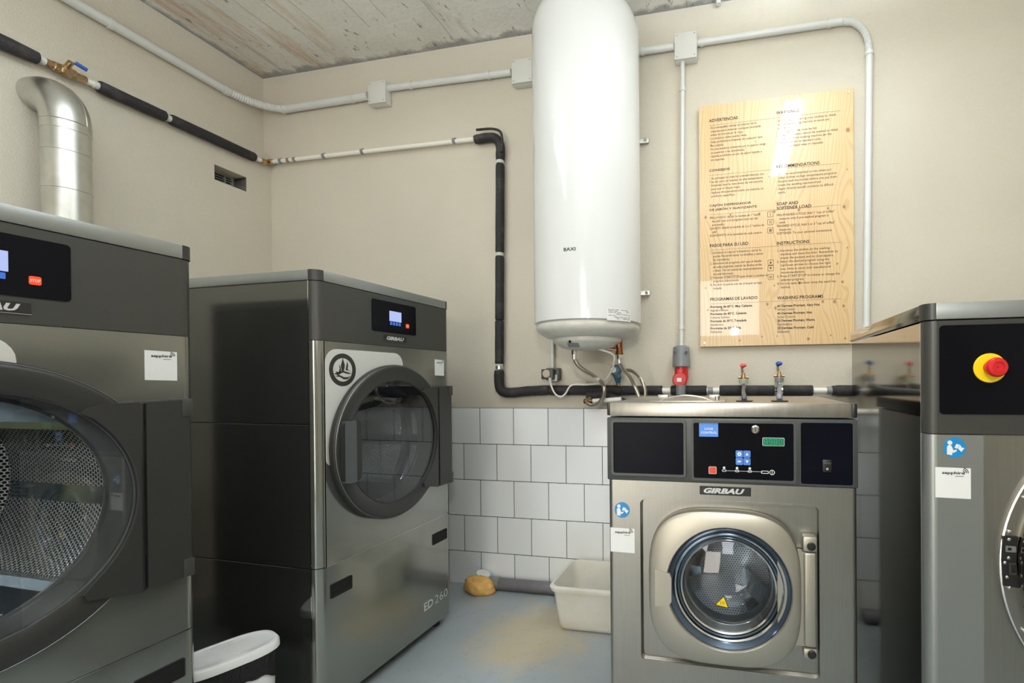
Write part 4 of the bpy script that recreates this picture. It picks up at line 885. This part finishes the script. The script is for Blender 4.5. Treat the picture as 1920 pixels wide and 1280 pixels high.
# left wall run
xp = XL+.035; A = lambda px, py: atX(px, py, xp)
g = empty('water_pipe', (xp, 0, A(300, 212).z), 'water pipe with black insulation and brass valve along the left wall', 'pipe'); P0 = g.location.copy()
pz = lambda y: A(435, 276).z + (A(30, 91).z-A(435, 276).z)*(y-A(435, 276).y)/(A(30, 91).y-A(435, 276).y)
pt = lambda px: (lambda y: V(xp, y, pz(y))-P0)(atX(px, 90+.462*(px-30), xp).y)
cz0 = pt(496)
MB().tube([V(0, -2.5, pz(-2.5)-P0.z), cz0], .0135, 16).build('white_pipe', M_pvcw, g)
sleeve(g, [V(0, -2.45, pz(-2.45)-P0.z), pt(69)], .030); sleeve(g, [pt(184), pt(309)], .0275); sleeve(g, [pt(319), pt(477)], .0275)
bv = MB(); a, b = pt(84), pt(160); dv = b-a
bv.tube([a, a+dv*.18, a+dv*.2, a+dv*.34, a+dv*.36, a+dv*.5, a+dv*.66, a+dv*.7, a+dv*.72, b], [.018, .018, .021, .021, .023, .026, .022, .024, .018, .018], 8)
bv.cyl(a+dv*.45, a+dv*.45+V(.045, 0, .03), .011, seg=12); bv = bv.build('ball_valve', M_brass, g)
s_ = a+dv*.45+V(.045, 0, .03); lv = atX(164, 132, xp+.06)-P0
MB().tube([s_, s_+(lv-s_)*.3+V(0, 0, .006)], .005, 8).build('lever_arm', M_chrome, bv)
MB().tube([s_+(lv-s_)*.25+V(0, 0, .006), lv], .0085, 10).build('valve_lever', M_blue, bv)
for px in (78, 179, 315): clip(g, pt(px), dv, .0135, (1, 0, 0))
MB().tube([pt(488), pt(492), pt(495), pt(499)], [.014, .019, .019, .014], 8).build('brass_fitting', M_brass, g)
# back wall run with vertical drop
yp = YB-.035; Bk = lambda px, py: atY(px, py, yp)
h0, h1, h2 = Bk(506, 304), Bk(900, 259), Bk(937, 256)
g = empty('water_pipe', h0, 'white water pipe across the back wall to the black insulated drop left of the heater', 'pipe'); P0 = Vector(h0)
MB().tube([V(0, 0, 0), Bk(925, 257)-P0], .0125, 16).build('white_pipe', M_pvcw, g)
MB().tube([V(-.02, -.0, 0), V(.0, 0, 0), V(.02, 0, 0), V(.03, 0, 0)], [.016, .019, .019, .014], 8).build('brass_fitting', M_brass, g)
for px in (527, 608, 680, 852): q = Bk(px, 304-(px-506)*.1152)-P0; clip(g, q, (1, 0, 0), .0125, (0, -1, 0), M_sgrey)
for px in (541, 553): q = Bk(px, 304-(px-506)*.1152)-P0; MB().cyl(q-V(.011, 0, 0), q+V(.009, 0, 0), .0135, seg=14).build('tape_band', simple('grey_tape', srgb(140, 132, 120), .6), g)
vx = lambda py: Bk(938-(py-256)*.004, py)-P0
sleeve(g, [p-P0 for p in cat([Bk(891, 262), Bk(915, 258), Bk(930, 260), Bk(938, 274), Bk(938, 300)], 5)], .0255)
fl = MB(); F_ = [p-P0+V(0, -.022, .006) for p in cat([Bk(897, 249), Bk(925, 247), Bk(941, 252), Bk(945, 268), Bk(944, 290)], 5)]
fl.tube(F_, .007, 8).build('split_sleeve_flap', M_ins, g)
for a, b in ((308, 474), (480, 600), (601, 682)): sleeve(g, [vx(a), vx(b)], .0250)
for a in (304, 477): MB().cyl(vx(a-3), vx(a+3), .0215, seg=16).build('tape_band', M_tape, g)
MB().cyl(vx(681), vx(692), .020, seg=16).build('white_collar', M_tape, g); clip(g, vx(689), (0, 0, 1), .0185, (0, -1, 0), M_galv)
# low horizontal run behind the washers
l0 = Bk(936, 693); g = empty('water_pipe', l0, 'low black insulated water pipe running right behind both washers', 'pipe'); P0 = Vector(l0)
el = [p-P0 for p in cat([Bk(936, 694), Bk(936, 715), Bk(940, 731), Bk(955, 736), Bk(990, 733), Bk(1030, 731)], 6)]
sleeve(g, el, .0285)
hz = lambda px: Bk(px, 731.5)-P0
zf = hz(1030).z
H = lambda px: V(Bk(px, 731).x-P0.x, 0, zf-.001*(px-1030)/100)
sleeve(g, [H(1030), H(1165)], .0275); sleeve(g, [H(1165), H(1242)], .026); sleeve(g, [H(1258), H(1325)], .026)
sleeve(g, [H(1349), H(1452)], .0270); sleeve(g, [H(1468), H(1524)], .0270); sleeve(g, [H(1560), V(XR-.05-P0.x, 0, zf-.006)], .0270)
MB().cyl(H(1240), H(1570), .0145, seg=16).build('white_pipe', M_pvcw, g)
for px in (1330, 1553): MB().cyl(H(px-3), H(px+7), .0185, seg=16).build('pipe_coupling', M_gpvcl, g)
for px in (1455, 1466): MB().cyl(H(px-2), H(px+1.5), .019, seg=12).build('tee_collar', M_chrome, g)
# second lower run
g2 = empty('water_pipe', Bk(1090, 757), 'lower black insulated pipe dipping behind the stainless washer under the upper run', 'pipe'); P0 = Vector(g2.location)
lo = [p-P0 for p in cat([atY(1100, 742, 2.50), atY(1128, 739, 2.50), atY(1158, 748, 2.50), atY(1185, 760, 2.50), atY(1230, 770, 2.50)], 6)]
sleeve(g2, lo, .019); MB().tube([lo[-1], lo[-1]+V(1.9, 0, 0)], .016, 12).build('white_pipe', M_pvcw, g2)
MB().tube([atY(1105, 752, 2.47)-P0, atY(1165, 748, 2.47)-P0], [.012, .012], 14).build('white_pipe', M_pvcw, g2)
q = atY(1095, 752, 2.47)-P0
MB().tube([q, q+V(.012, 0, 0), q+V(.02, 0, 0), q+V(.04, 0, 0), q+V(.05, 0, 0)], [.012, .017, .015, .017, .013], 8).build('brass_fitting', M_brassd, g2)

# ------------------------------------------------------------------ heater hoses, valve, timer socket, cable
def hose(name, pts, r, mat, label, cat_, ends=None, n=10):
    P0 = Vector(pts[0]); o = empty(name, P0, label, cat_); MB().tube([p-P0 for p in cat(pts, n)], r, 12).build('hose_body', mat, o); return o, P0
SLx, SRx, SZ = atY(1076.5, 655, BY).x, atY(1161, 655, BY).x, 1.352
hs, P0 = hose('braided_hose', [V(SLx, BY, SZ-.002), atY(1076.7, 662, BY), atY(1078, 673, 2.30), atY(1085, 685.5, 2.31), atY(1097.5, 695.5, 2.33), atY(1112.5, 704, 2.36), atY(1125, 713, 2.38), atY(1131.5, 723, 2.40), atY(1133, 733, 2.40), atY(1130.5, 745, 2.41), atY(1122.5, 755.5, 2.42), atY(1112.5, 759, 2.43), atY(1103.5, 757, 2.44), atY(1100.5, 751, 2.46), atY(1107, 746.5, 2.48)], .0105, M_braid, 'braided steel hose looping down from the left stub of the water heater', 'hose', n=6)
MB().cyl(V(0, 0, -.001), V(0, 0, -.024), .0135, seg=6).build('hose_nut', M_chrome, hs); MB().cyl(V(0, 0, -.024), V(.001, 0, -.048), .0115, seg=14).build('crimp_sleeve', M_chrome, hs)
q = atY(1118, 708, 2.37)-P0; MB().tube([q+V(-.013, -.006, .010), q+V(.013, .006, -.010)], .0118, 12).build('hose_label', M_tape, hs)
hs, P0 = hose('braided_hose', [V(SRx, BY, SZ-.030), atY(1161.5, 676, BY), atY(1163, 684, 2.31), atY(1170, 694, 2.34), atY(1181, 706, 2.36), atY(1189, 722, 2.38), atY(1196, 738, 2.38), atY(1203, 760, 2.38)], .0095, M_braid, 'braided steel hose dropping straight from the brass valve under the heater', 'hose', n=6)
MB().cyl(V(0, 0, -.002), V(0, 0, -.022), .0130, seg=6).build('hose_nut', M_chrome, hs); MB().cyl(V(0, 0, -.022), V(.001, 0, -.044), .0105, seg=14).build('crimp_sleeve', M_chrome, hs)
hs, P0 = hose('braided_hose', [atY(1175, 694, 2.47), atY(1184, 695, 2.46), atY(1196, 703, 2.44), atY(1205, 717, 2.42), atY(1210, 734, 2.42), atY(1208, 750, 2.42), atY(1206, 772, 2.42)], .0092, M_braid, 'braided steel hose arching right behind the straight one to the washer', 'hose', n=6)
q = atY(1203, 713, 2.43)-P0; MB().tube([q+V(-.008, 0, .013), q+V(.007, 0, -.013)], .0105, 12).build('hose_label', M_stick, hs)
gv = empty('pressure_valve', (atY(1155, 696, 2.53).x, 2.53, atY(1155, 696, 2.53).z), 'blue pressure reducing valve with small dial on the wall below the heater', 'valve')
gb = MB().lathe([(.001, -.03), (.024, -.03), (.030, -.015), (.030, .015), (.024, .024), (.001, .026)], (0, 0, .006), '-y', 24); gb.tube([V(0, 0, -.010), V(.012, -.01, -.035), V(.012, 0, -.062)], [.022, .02, .012], 14); gb.build('valve_body', M_gblue, gv)
MB().lathe([(.016, .0265), (.016, .031), (.001, .031)], (-.008, 0, .008), '-y', 24, cap0=True).build('dial', M_stick, gv)
MB().cyl(V(.012, 0, -.065), V(.012, 0, -.078), .013, seg=8).build('brass_nipple', M_brass, gv)
ts = empty('timer_socket', (atY(1034, 702, 2.55).x, YB, atY(1034, 702, 2.55).z), 'small dark timer socket with round beige dial beside the heater drain', 'socket')
MB().box(-.032, .046, -.045, -.001, -.032, .036, .005).build('socket_box', M_darkframe, ts); MB().box(-.018, .036, -.05, -.044, -.038, .0, .002).build('cover_plate', M_stick, ts)
MB().box(-.042, .026, -.088, -.048, -.026, .030, .004).build('timer_body', M_darkframe, ts)
MB().lathe([(.022, .088), (.022, .094), (.018, .097), (.001, .097)], (-.010, 0, .004), '-y', 28, cap0=True).build('timer_dial', simple('beige_dial', srgb(196, 184, 162), .5), ts)
a = atY(1032, 712, 2.50); cb, P0 = hose('power_cable', [V(a.x, 2.50, a.z), atY(1034, 724, 2.50), atY(1041, 738, 2.50), atY(1051, 743.5, 2.50), atY(1060, 738, 2.50), atY(1068, 725, 2.50), atY(1078, 720.5, 2.50), atY(1098, 721, 2.50), atY(1120, 719, 2.46), atY(1132, 715, 2.42), atY(1145, 698, 2.36), atY(1151, 680, 2.31), atY(1149, 664, 2.29), V(BX+.05, BY-.03, 1.352)], .0048, M_pvcw, 'white power cable curling from the timer socket up to the water heater', 'cable')
MB().tube([V(0, -.004, .012), V(0, 0, -.018)], [.009, .006], 12).build('cable_gland', M_stick, cb)
bvx = SRx
sv = empty('safety_valve', (bvx, BY, 1.312), 'brass safety valve screwed to the right stub under the water heater', 'valve')
sb = MB().cyl(V(0, 0, .0), V(0, 0, .034), .017, seg=8).cyl(V(0, 0, .002), V(0, 0, .008), .021, seg=8); sb.build('valve_body', M_brassd, sv)
MB().cyl(V(0, 0, .020), V(-.05, -.004, .030), .009, seg=10).build('side_outlet', M_brass, sv)
sv.location.z = SZ-.030

# ------------------------------------------------------------------ red industrial socket and plug
q = atY(1277, 690, 2.52)
it = empty('industrial_socket', (q.x, YB, q.z), 'grey wall socket with red three phase plug on the back wall above the washer', 'socket')
sc_ = 2.52/902
MB().lathe([(.001, .112), (.030, .112), (.042, .104), (.044, .09), (.047, .004), (.044, .0), (.001, .0)], (0, -.055, 0), 'z', 32).build('socket_body', M_sgrey, it, (0, 0, .006))
mb = MB().lathe([(.001, .012), (.035, .010), (.037, -.060), (.001, -.062)], (0, -.055, 0), 'z', 32); mb.box(-.020, .012, -.105, -.085, -.052, -.004, .004); mb.build('socket_collar', M_red, it)
MB().lathe([(.001, .0), (.036, .0), (.038, .006), (.038, .018), (.033, .024), (.001, .025)], (-.004, -.085, -.060), '-y', 32).build('hinged_lid', M_red, it)
MB().box(-.018, .006, -.1112, -.1096, -.071, -.051).build('rating_sticker', M_stick, it)
MB().lathe([(.001, 0), (.026, 0), (.024, -.050), (.001, -.052)], (0, -.093, -.088), 'z', 24).build('plug_gland', M_sgrey, it)
for s in (-1, 1): MB().cyl(V(s*.030, -.09, .082), V(s*.030, -.102, .082), .006, seg=12).build('screw_recess', M_blk, it)

# ------------------------------------------------------------------ taps with hoses onto the washer
def tap(px, py, mat, label, nutmat, col):
    q = atY(px, py, 2.47); o = empty('water_tap', (q.x, 2.47, q.z), label, 'tap', 0, 'taps feeding the washer')
    mb = MB(); mb.tube([V(0, .115, -.010), V(0, .02, -.010), V(0, 0, -.012)], [.009, .010, .011], 12); mb.tube([V(0, 0, .018), V(0, 0, -.006), V(0, -.004, -.014)], [.008, .013, .011], 12)
    mb.cyl(V(-.026, .012, -.004), V(.026, .012, -.004), .007, seg=10); mb.tube([V(-.004, .01, .02), V(-.006, .012, .044)], [.006, .006], 8).build('tap_body', M_brass, o)
    MB().tube([V(-.012, .004, .052), V(-.002, .0, .056), V(.014, -.004, .058)], [.0105, .0125, .006], 12).build('tap_handle', mat, o)
    MB().lathe([(.001, 0), (.0215, 0), (.0215, .020), (.019, .023), (.001, .023)], (0, -.004, -.034), 'z', 20).build('hose_nut', nutmat, o)
    return q
q = tap(1394, 706, M_redl, 'red handled tap on the back wall, right of the red plug', simple('grey_green_nut', srgb(166, 172, 152), .5), 0)
ho, P0 = hose('supply_hose', [q+V(0, -.004, -.036), q+V(0, -.006, -.050), V(atY(1394, 740, 2.41).x, 2.41, 1.166), V(atY(1394, 740, 2.30).x, 2.30, 1.152), V(atY(1394, 740, 1.9).x, 1.90, 1.146), V(.037, 1.60, 1.146), V(.036, 1.52, 1.146), V(.036, 1.504, 1.134)], .0075, simple('dark_grey_hose', srgb(74, 76, 80), .4), 'dark grey supply hose from the red handled tap to the washer top', 'hose')
MB().cyl(V(0, 0, 0), V(.002, -.004, -.024), .010, seg=12).build('hose_ferrule', M_chrome, ho)
q = tap(1461, 703, M_blue, 'blue handled tap on the back wall, below the sign', M_gpvcl, 0)
ho, P0 = hose('supply_hose', [q+V(0, -.004, -.036), q+V(0, -.006, -.050), V(atY(1462, 740, 2.41).x, 2.41, 1.166), V(atY(1462, 740, 2.30).x, 2.30, 1.152), V(atY(1462, 740, 1.9).x, 1.90, 1.146), V(atY(1462, 750, 1.60).x, 1.60, 1.146), V(HX, 1.52, 1.146), V(HX, 1.504, 1.134)], .0085, simple('mid_grey_hose', srgb(120, 126, 136), .4), 'mid grey supply hose from the blue handled tap to the washer top', 'hose')
MB().cyl(V(0, 0, 0), V(0, -.004, -.024), .011, seg=12).build('hose_ferrule', M_chrome, ho)

# ------------------------------------------------------------------ galvanised duct
dxc, dyc, dr_ = -2.780, 1.520, .0735; ZE = 2.300
g = empty('exhaust_duct', (dxc, dyc, 0), 'galvanised round exhaust duct rising behind the near dryer and elbowing into the left wall', 'duct')
MB().tube([V(0, 0, .45), V(0, 0, ZE-.03)], dr_, 48).build('riser', M_galv, g)
rb = MB()
for z in (1.86, 2.02, 2.18, 1.70, ZE-.03): rb.lathe([(dr_, -.002), (dr_+.0022, -.001), (dr_+.0022, .001), (dr_, .002)], (0, 0, z), 'z', 48, loop=True)
rb.build('seam_rib', M_galv, g)
RB = .145
ep = [V(-RB*(1-math.cos(a)), 0, ZE+RB*math.sin(a)) for a in [PI/2*i/24 for i in range(25)]]; ep[-1].x = -RB
ep = [V(0, 0, ZE-.03)]+ep
MB().tube(ep, [dr_+.0018]*len(ep), 48).build('elbow', M_galv, g)
sm = MB(); P = []
for y in (.030,):
    for i in range(25):
        a = PI/2*i/24; e_ = V(-RB*(1-math.cos(a)), 0, ZE+RB*math.sin(a)); nrm = V(math.cos(a), 0, math.sin(a))
        P.append(e_+nrm*math.sqrt((dr_+.002)**2-y*y)+V(0, -y if False else y, 0))
sm.tube(P, .0013, 6).build('elbow_seam', M_galv, g)
MB().lathe([(dr_+.0018, -.001), (dr_+.004, 0), (dr_+.0018, .003)], (0, 0, ZE+.004), 'z', 48).build('elbow_bead', M_galv, g)

# ------------------------------------------------------------------ floor items
q0 = V(-1.360, 2.535, .036)
g = empty('drain_pipe', (q0.x, q0.y, 0), 'dark grey plastic drain pipe lying along the foot of the tiled wall', 'drain pipe')
MB().cyl(V(.03, 0, .036), V(1.60, 0, .036), .033, seg=28).build('pipe', M_gpvc, g)
MB().tube(cat([V(.05, 0, .036), V(.0, 0, .037), V(-.03, -.004, .042), V(-.045, -.008, .055), V(-.05, -.01, .070)], 6), .036, 24).build('elbow', M_gpvcl, g)
MB().tube([V(-.048, -.012, .068), V(-.046, -.012, .080)], [.036, .038], 24).build('rubber_collar', M_blk, g)
MB().tube([V(-.049, -.010, .082), V(-.046, -.010, .092)], [.041, .040], 24).box(-.058, -.030, -.02, .0, .090, .097, .002).build('white_cap', M_lid, g)
bm = bmesh.new(); bmesh.ops.create_icosphere(bm, subdivisions=4, radius=1)
from mathutils import noise as mn
for v_ in bm.verts:
    n_ = 1+.16*mn.noise(v_.co*2.1+V(3, 1, 2))+.05*mn.noise(v_.co*7); c = v_.co*n_; c = V(c.x*.088, c.y*.055, c.z*.060+.036); c.x += -.03*c.z/.1
    c.z = max(c.z, .001); v_.co = c
mb = MB(); mb.merge(bm); fo = mb.build('foam_blob', M_foam, None, (-1.392, 2.478, 0), sharp=2); fo.rotation_euler = (0, 0, math.radians(4)); tag(fo, 'lump of yellow expanding foam on the floor at the drain pipe elbow', 'foam')
# tub
tx0, tx1, ty0, ty1, th = -.825, -.435, 2.178, 2.470, .222
def rr3(x0, x1, y0, y1, r, z, n=6): return [V(x, y, z) for x, y in rrect(x0, x1, y0, y1, r, n)]
fl_ = .026; R = []
R += [rr3(tx0+.02, tx1-.02, ty0+.02, ty1-.02, .03, .002), rr3(tx0+.004, tx1-.004, ty0+.004, ty1-.004, .035, .008)]
for k in (.1, .3, .5, .7, .88): R.append(rr3(tx0-fl_*k, tx1+fl_*k, ty0-fl_*k, ty1+fl_*k, .04, th*k))
k = .89; R.append(rr3(tx0-fl_*k-.010, tx1+fl_*k+.010, ty0-fl_*k-.010, ty1+fl_*k+.010, .045, th*.885)); R.append(rr3(tx0-fl_-.014, tx1+fl_+.014, ty0-fl_-.014, ty1+fl_+.014, .05, th*.97)); R.append(rr3(tx0-fl_-.010, tx1+fl_+.010, ty0-fl_-.010, ty1+fl_+.010, .05, th))
R.append(rr3(tx0-fl_+.004, tx1+fl_-.004, ty0-fl_+.004, ty1+fl_-.004, .04, th))
for k in (.88, .5, .1): R.append(rr3(tx0-fl_*k+.004, tx1+fl_*k-.004, ty0-fl_*k+.004, ty1+fl_*k-.004, .038, th*k))
R.append(rr3(tx0+.02, tx1-.02, ty0+.02, ty1-.02, .03, .006))
mb = MB(); mb.rings(R); tb_ = mb.build('plastic_tub', M_tub, None, (0, 0, 0), sharp=1.0)
tag(tb_, 'milky white rectangular plastic tub on the floor left of the stainless washer', 'tub')
# bin
bx, by, ba = -1.555, 1.205, math.radians(68)
g = empty('waste_bin', (bx, by, 0), 'slim oblong waste bin with white lid and black bag between the two dryers', 'bin', ba)
def ob(a, b, z, n=48, p=2.9): return [V(x, y, z) for x, y in sup(0, 0, a, b, p, n)]
MB().rings([ob(.110, .062, .001), ob(.116, .066, .006), ob(.125, .073, .30), ob(.122, .070, .30), ob(.112, .062, .01)], cap1=True).build('bin_body', M_lid, g)
mb = MB(); R = []
random.seed(5)
for i, z in enumerate((.262, .275, .295, .315, .336)):
    P = ob(.1285+.002*(i % 2), .0765+.002*(i % 2), z, 60); R.append([p+V(0, 0, (.012*math.sin(p.x*40)+.006*math.sin(p.x*97)) if i == 0 else 0) for p in P])
mb.rings(R, cap0=False, cap1=False).build('bin_liner', M_bag, g)
MB().rings([ob(.132, .080, .334), ob(.136, .084, .335), ob(.135, .083, .354), ob(.131, .079, .360), ob(.122, .071, .361), ob(.118, .067, .3585), ob(.06, .034, .360)], cap0=True, cap1=True).build('bin_lid', M_lid, g)
